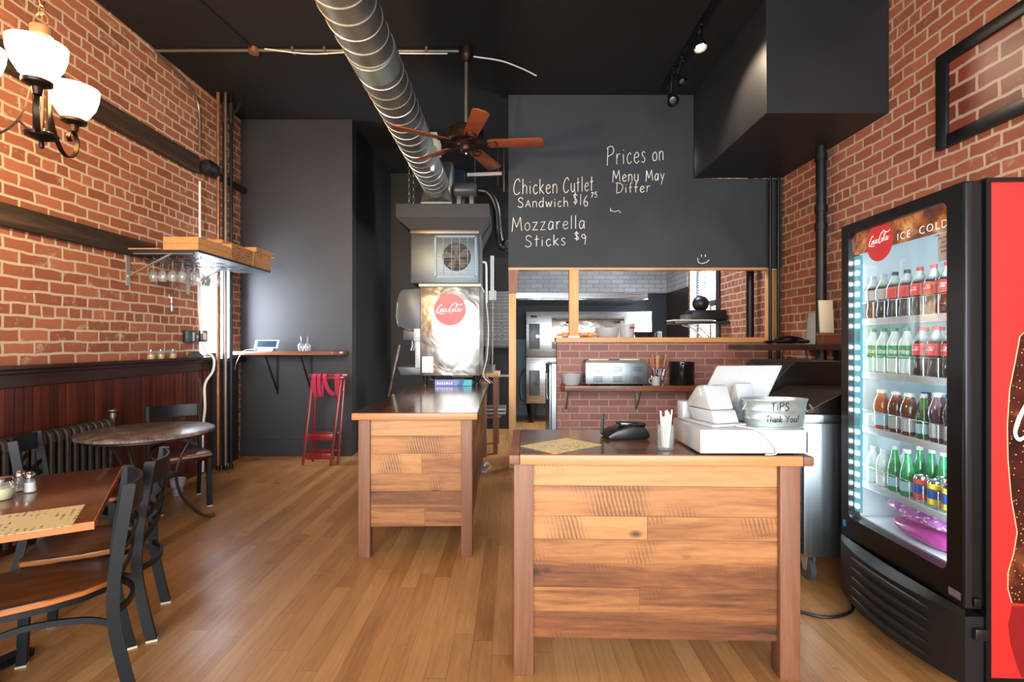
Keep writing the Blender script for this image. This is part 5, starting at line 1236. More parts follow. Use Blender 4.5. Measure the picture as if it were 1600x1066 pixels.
def wedge(T, name, c, rz, w, d0, d1, h, m, lean=.0):
    p = [(-d0 / 2, 0), (d0 / 2, 0), (d1 / 2 + lean, h), (-d1 / 2 + lean, h)]
    mb = MB().prism(p, 'X', -w / 2, w / 2, .012)
    return mb.xf(Matrix.Translation(c) @ Matrix.Rotation(rz, 4, 'Z')).build(name, m, T)
T = thing('payment_display', 'white wedge shaped customer payment display on the cash drawer', 'display', (.88, 2.28, zd), world=True)
def loft(T, name, bot, top, z0, z1, m, bev=.01):
    mb = MB(); A = [mb.bm.verts.new((x, y, z0)) for x, y in bot]; B = [mb.bm.verts.new((x, y, z1)) for x, y in top]
    n = len(A); fs = [mb._face(A[::-1]), mb._face(B)] + [mb._face([A[i], A[(i + 1) % n], B[(i + 1) % n], B[i]]) for i in range(n)]
    bmesh.ops.bevel(mb.bm, geom=list({e for f in fs for e in f.edges}), offset=bev, segments=3, affect='EDGES', profile=.5)
    return mb.build(name, m, T)
WM = Matrix.Translation((.868, 2.19, zd)) @ Matrix.Rotation(R(15), 4, 'Z')
MB().box(-.025, .143, -.02, .20, 0, .012, .004).xf(WM).build('base_plate', M['white_soft'], T)
MB().prism([(0, .0125), (.16, .0125), (.197, .065), (.028, .065)], 'X', 0, .125, .006).xf(WM).build('lower_body', M['white_soft'], T)
MB().prism([(.029, .0655), (.198, .0655), (.21, .088), (.135, .168), (.08, .172)], 'X', .001, .124, .012).xf(WM).build('upper_body', M['white_plastic'], T)
T = thing('register_screen', 'big white register screen tilted back behind the payment display', 'screen', (1.02, 2.42, zd), world=True)
def slab(T, name, q, th, m):
    q = [vec(p) for p in q]; n = (q[1] - q[0]).cross(q[3] - q[0]).normalized() * th
    mb = MB(); A = [mb.bm.verts.new(p) for p in q]; B = [mb.bm.verts.new(p + n) for p in q]
    fs = [mb._face(A), mb._face(B[::-1])] + [mb._face([A[i], B[i], B[(i + 1) % 4], A[(i + 1) % 4]]) for i in range(4)]
    bmesh.ops.bevel(mb.bm, geom=list({e for f in fs for e in f.edges}), offset=th * .4, segments=3, affect='EDGES', profile=.5)
    return mb.build(name, m, T)
TL, TR, BR = at(1120, 571, 2.53), at(1223, 570, 2.43), at(1196, 628, 2.375)
slab(T, 'screen_shell', [TL, TR, BR, TL + BR - TR], .018, M['white_plastic'])
WM = Matrix.Translation((1.045, 2.335, zd)) @ Matrix.Rotation(R(12), 4, 'Z')
MB().prism([(0, .0005), (.075, .0005), (.09, .08), (.062, .17), (.036, .172)], 'X', 0, .09, .01).xf(WM).build('stand', M['white_soft'], T)
MB().cyl((1.085, 2.39, zd + .10), (1.10, 2.425, zd + .11), .02, n=12).build('neck', M['white_soft'], T)
o = MB().box(-.05, .05, -.03, .03, 0, .085, .006).build('receipt_printer', M['white_soft']); o.location = (.845, 2.435, zd); o.rotation_euler = (0, 0, R(8)); tag(o, 'small white receipt printer behind the payment display', 'printer')
T = o
wall_pipe('trailing_cable', [(.955, 2.185, zd + .006), (1.0, 2.105, zd + .004), (1.035, 2.108, zd - .02), (1.075, 2.108, zd - .06), (1.088, 2.106, zt + .012), (1.07, 2.104, zt + .006), (1.04, 2.102, zt + .006)], .0028, M['cable_white'], 'thin white cord drooping over the white cash drawer front', 6, cat='cable')
# galvanised tub
T = thing('tip_tub', 'oval galvanised tip tub with black handwriting on the cash drawer', 'tub', (1.145, 2.24, zd))
A_, B_ = 1.0, .52
MB().lathe([(0, 0), (.125, 0), (.127, .004), (.130, .03), (.133, .034), (.131, .04), (.134, .066), (.137, .07), (.135, .076), (.142, .108), (.146, .112), (.146, .117), (.139, .116), (.122, .006), (0, .005)], n=48, sx=A_, sy=B_).build('tub_body', M['galv_tub'], T)
for s in (-1, 1):
    MB().tube(catmull([(s * .138, -.03, .095), (s * .152, -.032, .07), (s * .152, .0, .055), (s * .152, .032, .07), (s * .138, .03, .095)], 5), .0035, 6).build('handle', M['galv'], T)
def tubtext(mb, text, x0, x1, z, h, th):
    st, w = strokes(text)
    for s_ in st:
        pts = []
        for a, b_ in s_:
            x = x0 + (x1 - x0) * a / w; zz = z + b_ * h; r_ = .127 + .0135 * zz / .108 + .0012
            pts.append((x, -B_ * math.sqrt(max(0, r_ * r_ - x * x)), zz))
        mb.tube(pts, th, 5)
mb = MB(); tubtext(mb, 'TiPS', -.045, .03, .072, .034, .0022); mb.build('tips_lettering', M['ink'], T)
mb = MB(); tubtext(mb, 'Thank', -.062, .0, .022, .028, .0018); tubtext(mb, 'You!', .015, .08, .022, .028, .0018); mb.build('thanks_lettering', M['ink'], T)

# ---------------------------------------------------------------- prep table
T = thing('prep_table', 'stainless prep table on casters between the counter and the beverage cooler', 'prep table', (2.1, 3.6, 0), world=True)
MB().box(1.70, 2.48, 2.98, 4.35, .15, .93, .004).build('cabinet', M['steel_v'], T)
MB().box(1.66, 1.699, 3.0, 4.33, .17, .90, .006).build('door', M['steel'], T)
MB().box(1.69, 1.6995, 2.985, 3.01, .17, .90).build('door_gasket', M['black_plastic'], T, smooth=False)
MB().box(1.67, 2.50, 2.965, 4.36, .9305, .985, .006).build('worktop', M['steel'], T)
MB().prism([(1.70, .986), (1.93, 1.10), (2.46, 1.10), (2.46, .986)], 'Y', 3.0, 3.60, .003).build('front_lid', M['steel_dark'], T, smooth=False)
MB().prism([(1.74, .986), (2.02, 1.265), (2.46, 1.265), (2.46, .986)], 'Y', 3.66, 4.33, .003).build('raised_hood', M['steel_dark'], T, smooth=False)
for x in (1.76, 2.42):
    for y in (3.04, 4.28):
        c_ = MB(); c_.cyl((x - .016, y, .06), (x + .016, y, .06), .06, n=20); c_ = c_.build('caster', M['grey_plastic'], T)
        mb = MB(); mb.prism([(y - .03, .149), (y + .05, .149), (y + .012, .055), (y - .012, .055)], 'X', x - .026, x - .019); mb.prism([(y - .03, .149), (y + .05, .149), (y + .012, .055), (y - .012, .055)], 'X', x + .019, x + .026); mb.box(x - .04, x + .04, y - .035, y + .055, .144, .1499); mb.build('caster_fork', M['galv_seam'], c_, smooth=False)
wall_pipe('power_cord', [(1.86, 2.86, .009), (1.80, 2.70, .008), (1.70, 2.62, .008), (1.58, 2.60, .008), (1.48, 2.66, .008)], .008, M['cable_black'], 'black power cord lying on the floor beside the beverage cooler', 8, cat='cord')

# ---------------------------------------------------------------- dark shelf on the right wall
T = thing('dark_shelf', 'dark wooden shelf along right brick wall above the prep table', 'shelf', (2.6, 4.8, 1.36), world=True)
sp = [(2.18, 4.60), (XR - .003, 4.60), (XR - .003, 4.71), (2.815, 4.71), (2.815, 4.83), (XR - .003, 4.83), (XR - .003, 5.2), (2.20, 5.2)]
MB().prism(sp, 'Z', 1.335, 1.385).build('board', M['dark_shelf'], T, smooth=False)
MB().box(2.95, XR - .003, 4.62, 4.70, 1.0, 1.334).build('bracket', M['black_metal'], T)
o = MB().box(-.008, .008, -.10, .10, 0, .31, .004).build('cutting_board', M['white_soft']); o.location = (2.955, 4.94, 1.386); o.rotation_euler = (0, R(5), R(-2)); 
o.location = (2.925, 5.0, 1.386); tag(o, 'narrow white board leaning on brick wall behind the thick drain pipe', 'board')
o = MB().box(-.009, .009, -.13, .13, 0, .30, .006).build('cutting_board', M['cream']); o.location = (2.85, 4.635, 1.386 + .105); o.rotation_euler = (0, R(6), R(80)); o.scale = (1, .45, 1)
tag(o, 'pale cutting board standing in crate in front of the right brick wall', 'cutting board')
T = thing('wooden_crate', 'small weathered wooden crate at the cooler end of the dark shelf', 'crate', (2.9, 4.65, 1.3855), world=True)
MB().box(2.80, 2.99, 4.605, 4.705, 1.3855, 1.465, .003).build('crate_body', M['shelf_wood'], T, smooth=False)
MB().box(2.79, 2.998, 4.601, 4.709, 1.4655, 1.49, .003).build('crate_rim', M['post_wood'], T, smooth=False)
cp = [(a_, b_, c_ + .008) for a_, b_, c_ in [(2.30, 4.66, 1.397), (2.40, 4.72, 1.405), (2.52, 4.66, 1.415), (2.62, 4.72, 1.42), (2.70, 4.66, 1.405), (2.66, 4.76, 1.40), (2.5, 4.78, 1.405), (2.42, 4.68, 1.43), (2.56, 4.70, 1.445), (2.70, 4.74, 1.42)]]
wall_pipe('cable_bundle', cp, .014, M['cable_black'], 'tangled black cable lying on the dark shelf', 8, cat='cable')
wall_pipe('hanging_cable', [(2.62, 4.588, 1.36), (2.64, 4.585, 1.28), (2.60, 4.585, 1.18), (2.66, 4.58, 1.10)], .007, M['cable_black'], 'black cable hanging below the front edge of the dark shelf', 6, cat='cable')

# ---------------------------------------------------------------- framed brick picture on the right wall
T = thing('picture_frame', 'large black framed brick panel high on the right brick wall', 'picture', (XR, 2.8, 2.75), world=True)
y0, y1, z0, z1 = 1.9, 3.60, 2.745, 3.405; x0 = XR - .035
mb = MB(); mb.box(x0, XR - .001, y0, y0 + .09, z0, z1, .004); mb.box(x0, XR - .001, y1 - .09, y1, z0, z1, .004); mb.box(x0 + .0005, XR - .001, y0 + .09, y1 - .09, z0, z0 + .085, .004); mb.box(x0 + .0005, XR - .001, y0 + .09, y1 - .09, z1 - .085, z1, .004)
mb.build('frame', M['black_plastic'], T)
MB().box(XR - .012, XR - .001, y0 + .09, y1 - .09, z0 + .085, z1 - .085).build('brick_image', M['brick_print'], T, smooth=False)

# ---------------------------------------------------------------- beverage cooler
CO = Vector((1.783, 2.01, 0)); CR = R(-2.4); CM = Matrix.Translation(CO) @ Matrix.Rotation(CR, 4, 'Z')
cR, sR = math.cos(-CR), math.sin(-CR)
def ly_of(px, lx):
    r = (px - 800) / 800
    return (CO.x + lx * cR - r * CO.y + r * lx * sR) / (r * cR - sR)
T = thing('beverage_cooler', 'tall black and red glass door beverage cooler full of drinks', 'cooler', CO, CR)
Wd, Ht, Dp = .815, 2.045, .80
mb = MB()
for b_ in ((.066, Dp, 0, .038, .06, Ht), (.066, Dp, Wd - .038, Wd, .06, Ht), (.066, Dp, .038, Wd - .038, 1.995, Ht), (.066, Dp, .038, Wd - .038, .06, .45), (Dp - .05, Dp, .038, Wd - .038, .45, 1.995)): mb.box(*b_)
mb.build('cabinet', M['cooler_black'], T, smooth=False)
mb = MB()
for b_ in ((.07, Dp - .051, .0385, .046, .4505, 1.994), (.07, Dp - .051, Wd - .046, Wd - .0385, .4505, 1.994), (.07, Dp - .051, .0465, Wd - .0465, 1.985, 1.994), (.07, Dp - .051, .0465, Wd - .0465, .4505, .465), (Dp - .06, Dp - .0505, .0465, Wd - .0465, .465, 1.985)): mb.box(*b_)
mb.build('liner', M['cooler_white'], T, smooth=False)
mb = MB(); mb.box(.30, .50, .20, .62, 1.94, 1.984, .01); mb.build('fan_cover', M['cooler_white'], T)
mb = MB()
for i in range(12): mb.box(.32 + i * .014, .326 + i * .014, .24, .58, 1.938, 1.9405)
mb.build('fan_slots', M['ink'], T, smooth=False)
MB().box(.085, Dp - .005, -.004, -.0005, .09, 2.03).build('side_panel', M['cooler_red'], T, smooth=False)
mb = MB()
for b_ in ((.066, .085, -.012, -.0005, .06, Ht), (.085, Dp, -.012, -.0005, 2.028, Ht)): mb.box(*b_)
mb.build('side_trim', M['cooler_black'], T, smooth=False)
# printed bottle on the side panel
L = [(.0, 1.62), (.035, 1.62), (.05, 1.58), (.06, 1.5), (.205, 1.425), (.22, 1.34), (.243, 1.22), (.252, 1.08), (.25, .95), (.238, .80), (.215, .66), (.228, .58), (.25, .50), (.25, .44), (.235, .385), (0, .375)]
L = [(.0, 1.70), (.06, 1.70), (.07, 1.60), (.10, 1.53)] + [(w, z) for w, z in L if z < 1.45]
cxl = .405
def outline(s, e=0.0): return [(cxl - w * s - (e if w else 0), z) for w, z in L] + [(cxl + w * s + (e if w else 0), z) for w, z in L[::-1] if w]
sp_ = MB().prism(outline(1, .004), 'Y', -.0052, -.0042).build('bottle_outline', M['bottle_line'], T, smooth=False)
MB().prism(outline(1), 'Y', -.0060, -.0053).build('bottle_picture', M['cola_picture'], T, smooth=False)
MB().prism([(cxl - .235, .372), (cxl - .25, .30), (cxl - .24, .22), (cxl - .21, .12), (cxl - .20, .095), (cxl + .20, .095), (cxl + .25, .30), (cxl + .235, .372)], 'Y', -.0052, -.0042).build('bottle_reflection', mat('dark_red_print', '8a1a1c', .3), T, smooth=False)
mb = MB(); script(mb, lambda x, y, k: Vector((cxl - .235 + x * .47, -.0066 - k * .00005, 1.03 + y * .62))); mb.build('side_lettering', M['logo_white'], T, smooth=False)
# door
def rrect(a0, a1, b0, b1, r, n=6):
    p = []
    for cx_, cy_, s in ((a1 - r, b1 - r, 0), (a0 + r, b1 - r, 90), (a0 + r, b0 + r, 180), (a1 - r, b0 + r, 270)):
        for i in range(n + 1): p.append((cx_ + r * math.cos(R(s + 90 * i / n)), cy_ + r * math.sin(R(s + 90 * i / n))))
    return p
g0_, g1_, gz0, gz1 = .095, .752, .462, 1.985
inn = rrect(g0_, g1_, gz0, gz1, .035); out = rrect(0, Wd, .352, 2.038, .008)
mb = MB(); n = len(inn)
V = [[mb.bm.verts.new((x, y, z)) for y, z in pl_] for x, pl_ in ((0, out), (0, inn), (.058, inn), (.058, out))]
for A, B in zip(V, V[1:] + V[:1]):
    for i in range(n): mb._face([A[i], A[(i + 1) % n], B[(i + 1) % n], B[i]])
door = mb.build('door', M['cooler_black'], T, angle=30)
MB().box(.016, .019, g0_ - .01, g1_ + .01, gz0 - .01, gz1 + .01).build('glass_pane', M['cooler_pane'], door, smooth=False)
mb = MB(); mb.box(-.006, .02, -.005, .012, .36, 2.03, .003); mb.build('edge_strip', mat('dark_aluminium', '3a3d42', .35, .7), door)
mb = MB()
for b_ in ((.0585, .0655, .012, .035, .36, 2.03), (.0585, .0655, Wd - .035, Wd - .012, .36, 2.03), (.0585, .0655, .035, Wd - .035, .36, .44), (.0585, .0655, .035, Wd - .035, 2.0, 2.03)): mb.box(*b_)
mb.build('gasket', M['grey_plastic'], door, smooth=False)
MB().box(.022, .05, -.012, -.0005, .37, .40, .003).build('hinge', M['black_metal'], door)
MB().box(.0305, .0425, .700, .7515, .50, 1.865).build('led_channel', M['led_strip'], door, smooth=False)
mb = MB()
for i in range(24):
    if i in (8, 16): continue
    z = .53 + i * .0565; mb.box(.027, .0304, .712, .740, z - .009, z + .009)
mb.build('led_dots', M['led'], door, smooth=False)
MB().box(-.0012, -.0002, .775, .80, .40, .435).build('blue_sticker', mat('blue_sticker', '3a7fb5', .5), door, smooth=False)
MB().box(-.0012, -.0002, .025, .085, .375, .405).build('silver_sticker', mat('silver_sticker', '9a8f9c', .35, .5), door, smooth=False)
# lit header with its lettering
hdr = MB().prism([(y, z) for y, z in rrect(g0_ + .001, g1_ - .001, 1.868, gz1 - .001, .030)], 'X', .0205, .0255).build('header_sign', M['header'], T, smooth=False)
lc, lz, lr = .535, 1.905, .098
disc = [(lc + lr * math.cos(2 * PI * i / 48), min(gz1 - .002, lz + lr * math.sin(2 * PI * i / 48))) for i in range(48)]
MB().prism(disc, 'X', .0195, .0202).build('logo_disc', M['logo_red_lit'], hdr, smooth=False)
mb = MB(); script(mb, lambda x, y, k: Vector((.0190 - k * .00004, lc - (x - .49) * .165, lz - .012 + y * .165))); mb.build('logo_lettering', M['logo_white_lit'], hdr, smooth=False)
TX = Matrix(((0, 0, -1, 0), (-1, 0, 0, 0), (0, 1, 0, 0), (0, 0, 0, 1)))      # text plane -> door plane, read from outside
MB().mesh(text_mesh('ICE  COLD', .050, .0004, 'CENTER', -.0008, 1.3), Matrix.Translation((.0192, .262, 1.883)) @ TX).build('cold_lettering', M['logo_white_lit'], hdr, smooth=False)
bs = MB().prism([(y, z) for y, z in [(.098, 1.745), (.158, 1.745), (.160, 1.84), (.15, 1.858), (.128, 1.866), (.106, 1.858), (.096, 1.84)]], 'X', .0145, .0155).build('advice_sticker', M['white_soft'], T, smooth=False)
for tx, z, s, m_ in (('BALANCE', 1.836, .014, 'ink_red'), ('EAT', 1.817, .014, 'ink'), ('DRINK', 1.798, .014, 'ink_red'), ('& DO', 1.780, .012, 'ink')):
    MB().mesh(text_mesh(tx, s, .0002, 'CENTER', .0002), Matrix.Translation((.0141, .128, z)) @ TX).build('sticker_lettering', M[m_], bs, smooth=False)
# shelves and grille
SZ = (1.525, 1.245, .955, .66)
for z in SZ:
    s_ = MB().box(.076, .60, .0475, Wd - .0475, z - .012, z - .001, .002).build('shelf', M['cooler_white'], T, smooth=False)
    MB().box(.068, .0755, .05, Wd - .05, z - .030, z + .004, .002).build('price_rail', M['white_plastic'], s_)
    mb = MB()
    mb.tube([(.072, .052, z + .088), (.072, Wd - .052, z + .088)], .0022, 6)
    for i in range(9): mb.tube([(.072, .06 + i * .086, z + .003), (.072, .06 + i * .086, z + .088)], .0018, 5)
    mb.build('front_wire', M['chrome'], s_)
mb = MB(); NN = 22
def gx(u): return -.004 - .072 * math.sin(PI * min(1, max(0, u))) ** .8
prof = [(gx(i / NN), Wd * i / NN) for i in range(NN + 1)]
mb.prism(prof + [(.07, Wd), (.07, 0)], 'Z', .055, .325)
gr = mb.build('grille', M['grille_black'], T, angle=30)
mb = MB(); top = [(x * .75 + .0, y) for x, y in prof]
A = [mb.bm.verts.new((x, y, .3255)) for x, y in prof]; B = [mb.bm.verts.new((x * .3, y, .350)) for x, y in prof]
for i in range(NN): mb._face([A[i], A[i + 1], B[i + 1], B[i]])
mb.build('grille_lip', M['grille_black'], gr)
for k in range(5):
    z = .085 + k * .05
    pts = [(gx(u) - .004, Wd * u, z + .012 * math.sin(PI * u)) for u in [(.16 + .62 * i / 18) for i in range(19)]]
    MB().tube(pts, [.002 + .010 * math.sin(PI * i / 18) ** .6 for i in range(19)], 8).build('louvre', mat('louvre_black', '2a2b2e', .4) if k == 0 else bpy.data.materials['louvre_black'], gr)
MB().box(.02, .075, -.02, .03, .24, .285, .006).build('kick_bracket', M['black_plastic'], T)
for x, y in ((.12, .06), (.12, Wd - .06), (Dp - .08, .06), (Dp - .08, Wd - .06)): MB().cyl((x, y, 0), (x, y, .061), .025, n=12).build('foot', M['black_metal'], T)
for y, rz in ((.757, 0), (.065, 180)):
    l = bpy.data.lights.new('cooler_led', 'AREA'); l.shape = 'RECTANGLE'; l.size = .012; l.size_y = 1.35; l.energy = 2.5 if rz == 0 else 11.0; l.color = (.78, .95, 1.0); l.spread = R(150)
    o = bpy.data.objects.new('cooler_led', l); COL.objects.link(o); o.parent = T; o.location = (.067, y, 1.19)
    d = Vector((.55, -1 if rz == 0 else 1, 0)).normalized(); o.rotation_euler = d.to_track_quat('-Z', 'Y').to_euler()

# ---------------------------------------------------------------- drinks in the cooler
def cyl_text(body, size, r, z, bold=0.0, shear=0.0):
    me = text_mesh(body, size, 0, 'CENTER', bold, 1.0, shear); mb = MB().mesh(me)
    bmesh.ops.subdivide_edges(mb.bm, edges=[e for e in mb.bm.edges if e.calc_length() > .006], cuts=2)
    for v in mb.bm.verts:
        a = v.co.x / r + PI; h = v.co.y                       # faces local -X; text runs towards -Y
        v.co = Vector((r * math.cos(a), r * math.sin(a), z + h))
    return mb
def cyl_script(w, r, z):
    mb = MB(); script(mb, lambda x, y, k: Vector(((r + k * .00003) * math.cos(PI + (x - .5) * w / r), (r + k * .00003) * math.sin(PI + (x - .5) * w / r), z + y * w))); return mb
COLA = [(0, .004), (.020, 0), (.030, .006), (.034, .02), (.0335, .045), (.0295, .07), (.0305, .095), (.036, .115), (.0365, .145), (.034, .158), (.024, .182), (.0145, .202), (.0135, .212), (0, .212)]
LEMON = [(0, .004), (.022, 0), (.033, .008), (.034, .03), (.0335, .06), (.0335, .13), (.034, .15), (.030, .165), (.020, .188), (.0145, .204), (.0135, .212), (0, .212)]
TEA = [(0, .003), (.028, 0), (.033, .006), (.033, .085), (.036, .092), (.038, .115), (.034, .14), (.025, .165), (.0195, .178), (.0195, .185), (0, .185)]
MINERAL = [(0, .003), (.024, 0), (.029, .006), (.030, .07), (.0305, .09), (.026, .12), (.017, .155), (.013, .18), (.0135, .19), (0, .19)]
WATER = [(0, .003), (.026, 0), (.031, .006), (.031, .05), (.029, .055), (.031, .06), (.031, .12), (.027, .145), (.015, .162), (.0125, .172), (0, .172)]
F = {}
F['cola'] = fill_mat('cola_fill', '1a0907', 'b9c9cf', .170)
F['lemon'] = fill_mat('lemon_soda_fill', 'cfe6e2', 'dbe9ea', .185)
F['amber'] = fill_mat('amber_tea_fill', 'a04a17', 'c9813c', .16); F['brown'] = fill_mat('brown_tea_fill', '4a1f12', '8a4a26', .16)
F['purple'] = fill_mat('grape_drink_fill', '3a2433', '6f5a68', .155); F['green'] = fill_mat('green_bottle_fill', '1f8a4c', '3fae72', .15); F['dkgreen'] = fill_mat('dark_green_bottle_fill', '1e5a26', '3f8a3a', .14)
F['water'] = fill_mat('water_fill', 'e4eff3', 'eef4f6', .15)
cols = {'red': 'd22630', 'green': '159a58', 'greylab': 'a9aeb2', 'blue': '1c4fa8', 'white': 'f0f0ee', 'dkcap': '2a3a3a', 'greycap': '9fb0b6', 'aqua': '9fd0dc', 'redcap': 'd9434c', 'lime': 'a8c832', 'mint': 'bfe0d0'}
LM = {k: mat('drink_' + k, v, .35) for k, v in cols.items()}
def bottle(name, label, cat, prof, fill, cap, capr, capz, lab, lz0, lz1, lr, txt=None, ring=None):
    B = thing(name, label, cat)
    MB().lathe(prof, n=20).build('bottle_body', F[fill], B)
    top = prof[-1][1]
    MB().lathe([(0, capz - .001), (capr, capz), (capr, capz + .015), (capr * .85, capz + .018), (0, capz + .018)], n=16).build('cap', LM[cap], B)
    if lab: 
        lb = MB().lathe([(lr, lz0), (lr + .0006, lz0), (lr + .0006, lz1), (lr, lz1)], n=24).build('label', LM[lab], B)
        if txt == 'script': cyl_script(.058, lr + .0012, (lz0 + lz1) / 2 - .008).build('label_lettering', M['logo_white'], lb, smooth=False)
        elif txt: cyl_text(txt, .034, lr + .0012, (lz0 + lz1) / 2 - .008, .0006, .25).build('label_lettering', M['logo_white'], lb, smooth=False)
    return B
def place(B, px, lx, z, first, label, group=None):
    p = CM @ Vector((lx, min(ly_of(px, lx), .728) if px > 10 else px, z)); loc = (p.x, p.y, p.z)
    if first: B.location = loc; B.rotation_euler = (0, 0, CR); B['label'] = label
    else: B = dup(B, loc, CR, label)
    if group: B['group'] = group
    return B
cola_a = bottle('soda_bottle', 'x', 'bottle', COLA, 'cola', 'redcap', .0145, .212, 'red', .098, .152, .0367, 'script')
cola_b = bottle('soda_bottle', 'x', 'bottle', COLA, 'cola', 'dkcap', .0145, .212, 'red', .098, .152, .0367)
cola_c = bottle('soda_bottle', 'x', 'bottle', COLA, 'cola', 'greycap', .0145, .212, 'greylab', .098, .152, .0367)
lemon = bottle('soda_bottle', 'x', 'bottle', LEMON, 'lemon', 'green', .0145, .212, 'green', .078, .142, .0342, 'Sprite')
z = SZ[0] + .0005; G1 = 'soda bottles on the top cooler shelf'
place(cola_c, .7275, .115, z, True, 'cola bottle with grey label on top cooler shelf, next to the light strip', G1)
place(cola_c, .645, .115, z, False, 'cola bottle with grey label on top cooler shelf, second from the light strip', G1)
place(cola_b, .563, .115, z, True, 'dark capped red label cola bottle on top cooler shelf, third from light strip', G1)
place(cola_b, .48, .115, z, False, 'dark capped red label cola bottle on top cooler shelf, fourth from light strip', G1)
for k, px in enumerate((.397, .315, .233)): place(cola_a, px, .115, z, k == 0, 'red capped cola bottle on top cooler shelf, %s from the light strip' % ORD[4 + k], G1)
z = SZ[1] + .0005; G2 = 'soda bottles on the second cooler shelf'
for k, px in enumerate((.7275, .645, .563, .48)): place(lemon, px, .115, z, k == 0, 'clear lemon soda bottle with green label on second cooler shelf, %s from light strip' % ORD[k], G2)
for k, px in enumerate((.385, .30, .215)): place(cola_a, px, .115, z, False, 'red capped cola bottle on second cooler shelf, %s from the lemon sodas' % ORD[k], G2)
for k, px in enumerate((1471, 1446)): place(cola_a, px, .225, z, False, 'red capped cola bottle standing behind others on second cooler shelf, %s' % ('near the door edge', 'near the lemon sodas')[k], G2)
T = bottle('soda_bottle', 'x', 'bottle', LEMON, 'lemon', 'lime', .0145, .212, 'lime', .085, .135, .0342); place(T, 1372, .225, z, True, 'lime capped soda bottle peeking behind the lemon sodas', G2)
z = SZ[2] + .0005; G3 = 'tea and juice bottles on the third cooler shelf'
teas = [(1378, 'amber', 'white', 'aqua', 'amber iced tea bottle with white cap on third cooler shelf'), (1401, 'brown', 'white', 'greylab', 'dark iced tea bottle with white cap beside the amber tea'), (1421, 'brown', 'white', 'greylab', 'dark iced tea bottle with white cap beside the small green bottle')]
for px, f_, c__, l_, lab_ in teas: place(bottle('tea_bottle', 'x', 'bottle', TEA, f_, c__, .0215, .185, l_, .02, .08, .0336), px, .115, z, True, lab_, G3)
place(bottle('water_bottle', 'x', 'bottle', MINERAL, 'dkgreen', 'white', .0145, .19, 'aqua', .025, .07, .0308), 1443.5, .115, z, True, 'small green glass bottle with pale blue label on third cooler shelf', G3)
pj = bottle('juice_bottle', 'x', 'bottle', [(r * 1.03, z_ * 1.1) for r, z_ in TEA], 'purple', 'white', .0225, .2035, 'greylab', .022, .085, .0348)
place(pj, 1467, .115, z, True, 'purple juice bottle with white cap beside the small green bottle', G3)
place(pj, 1490, .115, z, False, 'purple juice bottle with white cap half hidden by door edge', G3)
bb = bottle('juice_bottle', 'x', 'bottle', TEA, 'brown', 'blue', .0215, .185, 'blue', .02, .08, .0336)
place(bb, 1447, .225, z, True, 'blue capped bottle behind the small green bottle', G3)
place(bb, 1470, .225, z, False, 'blue capped bottle behind the purple juice bottles', G3)
o = MB().lathe([(0, 0), (.03, 0), (.034, .01), (.034, .06), (.032, .068), (0, .07)], n=24).build('plastic_tub', LM['white']); p = CM @ Vector((.115, .73, z)); o.location = p; tag(o, 'white plastic tub on third cooler shelf next to the light strip', 'tub')
z = SZ[3] + .0005; G4 = 'water bottles on the lowest cooler shelf'
wb = bottle('water_bottle', 'x', 'bottle', WATER, 'water', 'white', .0135, .172, 'mint', .065, .105, .0312)
place(wb, .728, .115, z, True, 'clear water bottle on lowest cooler shelf, next to the light strip', G4); place(wb, 1380, .115, z, False, 'clear water bottle on lowest cooler shelf, beside the green bottles', G4)
gb = bottle('water_bottle', 'x', 'bottle', [(r, z_ * 1.08) for r, z_ in MINERAL], 'green', 'white', .0145, .205, 'aqua', .025, .07, .0308)
place(gb, 1398, .115, z, True, 'green mineral water bottle on lowest cooler shelf, beside the clear water', G4); place(gb, 1418, .115, z, False, 'green mineral water bottle on lowest cooler shelf, beside the red can', G4)
for k, px in enumerate((1437, 1456, 1474)): place(gb, px, .235, z, False, 'green mineral water bottle behind the cans, %s from the light strip side' % ORD[k], G4)
for k, px in enumerate((1400, 1415)): place(wb, px, .235, z + .0, False, 'clear water bottle behind the front green bottles, %s' % ('nearer the light strip', 'nearer the cans')[k], G4)
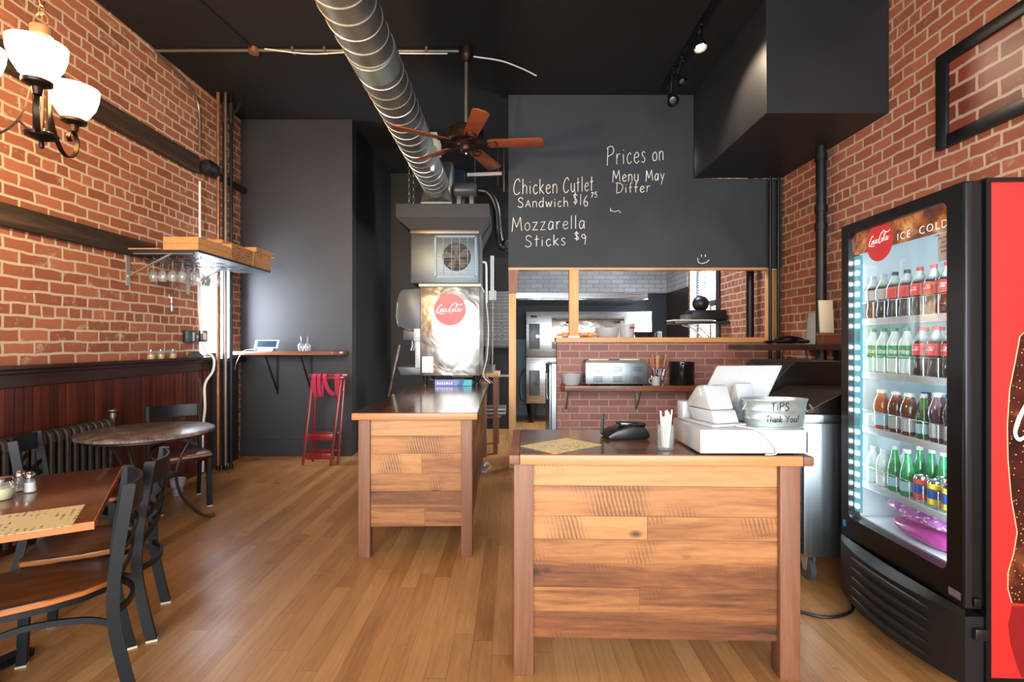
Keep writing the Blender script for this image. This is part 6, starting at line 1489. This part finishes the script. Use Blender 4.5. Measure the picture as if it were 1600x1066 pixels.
def can_(label, body, band, px, z, lx=.115):
    B = thing('drink_can', label, 'can')
    MB().lathe([(0, .004), (.022, .002), (.026, 0), (.033, .012), (.033, .108), (.028, .118), (.0285, .121), (.026, .121), (.025, .117), (0, .117)], n=24).build('can_body', M['chrome'], B)
    lb = MB().lathe([(.0331, .014), (.0335, .014), (.0335, .107), (.0331, .107)], n=24).build('wrap', LM[body] if body in LM else mat('can_' + body, body, .3), B)
    MB().lathe([(.0336, .040), (.034, .045), (.034, .078), (.0336, .083)], n=24).build('band', LM[band], lb)
    p = CM @ Vector((lx, ly_of(px, lx), z)); B.location = p; B.rotation_euler = (0, 0, CR); B['group'] = 'fruit soda cans on the lowest cooler shelf'
    return B
can_('red and blue fruit soda can on lowest cooler shelf', 'd8544c', 'blue', 1441, z); can_('yellow and blue lemon soda can beside the red can', 'f0cf3a', 'blue', 1463, z); can_('yellow and blue lemon soda can half hidden by the door edge', 'f2d24a', 'blue', 1486, z)
can_('red topped soda can behind the yellow cans', 'c9423c', 'blue', 1474, z, .185)
# bags of rolls at the bottom
def bag(name, label, ly, lx, z, sx, sy, sz, m_, rz, seed):
    mb = MB(); mb.ball((0, 0, 0), 1, n=40)
    rnd = random.Random(seed)
    for v in mb.bm.verts:
        x, y, zz = v.co; e = abs(y) ** 3
        zz = zz * (1 - .55 * e) + .12 * math.sin(9 * y + seed) * (1 - abs(zz)) + .07 * math.sin(17 * x + 5 * y)
        v.co = Vector((x * sx * (1 - .25 * e), y * sy, max(-.86, zz) * sz))
    o = mb.build(name, m_); p = CM @ Vector((lx, ly, z + .87 * sz)); o.location = p; o.rotation_euler = (0, 0, CR + rz); return tag(o, label, 'bag')
t = NT('purple_bag_plastic'); v = t.coord(); wv = t.math('GREATER_THAN', t.noise(t.mapping(v, (1, 1.0, 2.2)), 42, 2), .60)
mid_ = t.n('SeparateXYZ'); t.set(mid_.inputs[0], v); bandf = t.math('LESS_THAN', t.math('ABSOLUTE', mid_.outputs[2]), .028)
t.col(t.mix(t.math('MULTIPLY', wv, bandf), t.ramp(t.noise(v, 14, 4), [(.35, 'a63a9e'), (.65, 'd58ad0')]), 'f4eef4')); t.b.inputs['Roughness'].default_value = .2
M['bag'] = t.m; M['bag_pink'] = mat('pink_bag_plastic', 'cf4aa6', .2, var=.35, ns=12)
bag('plastic_bag', 'pink plastic bag at the cooler bottom under the purple bag', .38, .185, .4655, .10, .26, .040, M['bag_pink'], R(4), 1)
bag('plastic_bag', 'purple plastic bag with white printing on top at the cooler bottom', .42, .195, .5415, .105, .26, .044, M['bag'], R(6), 3)
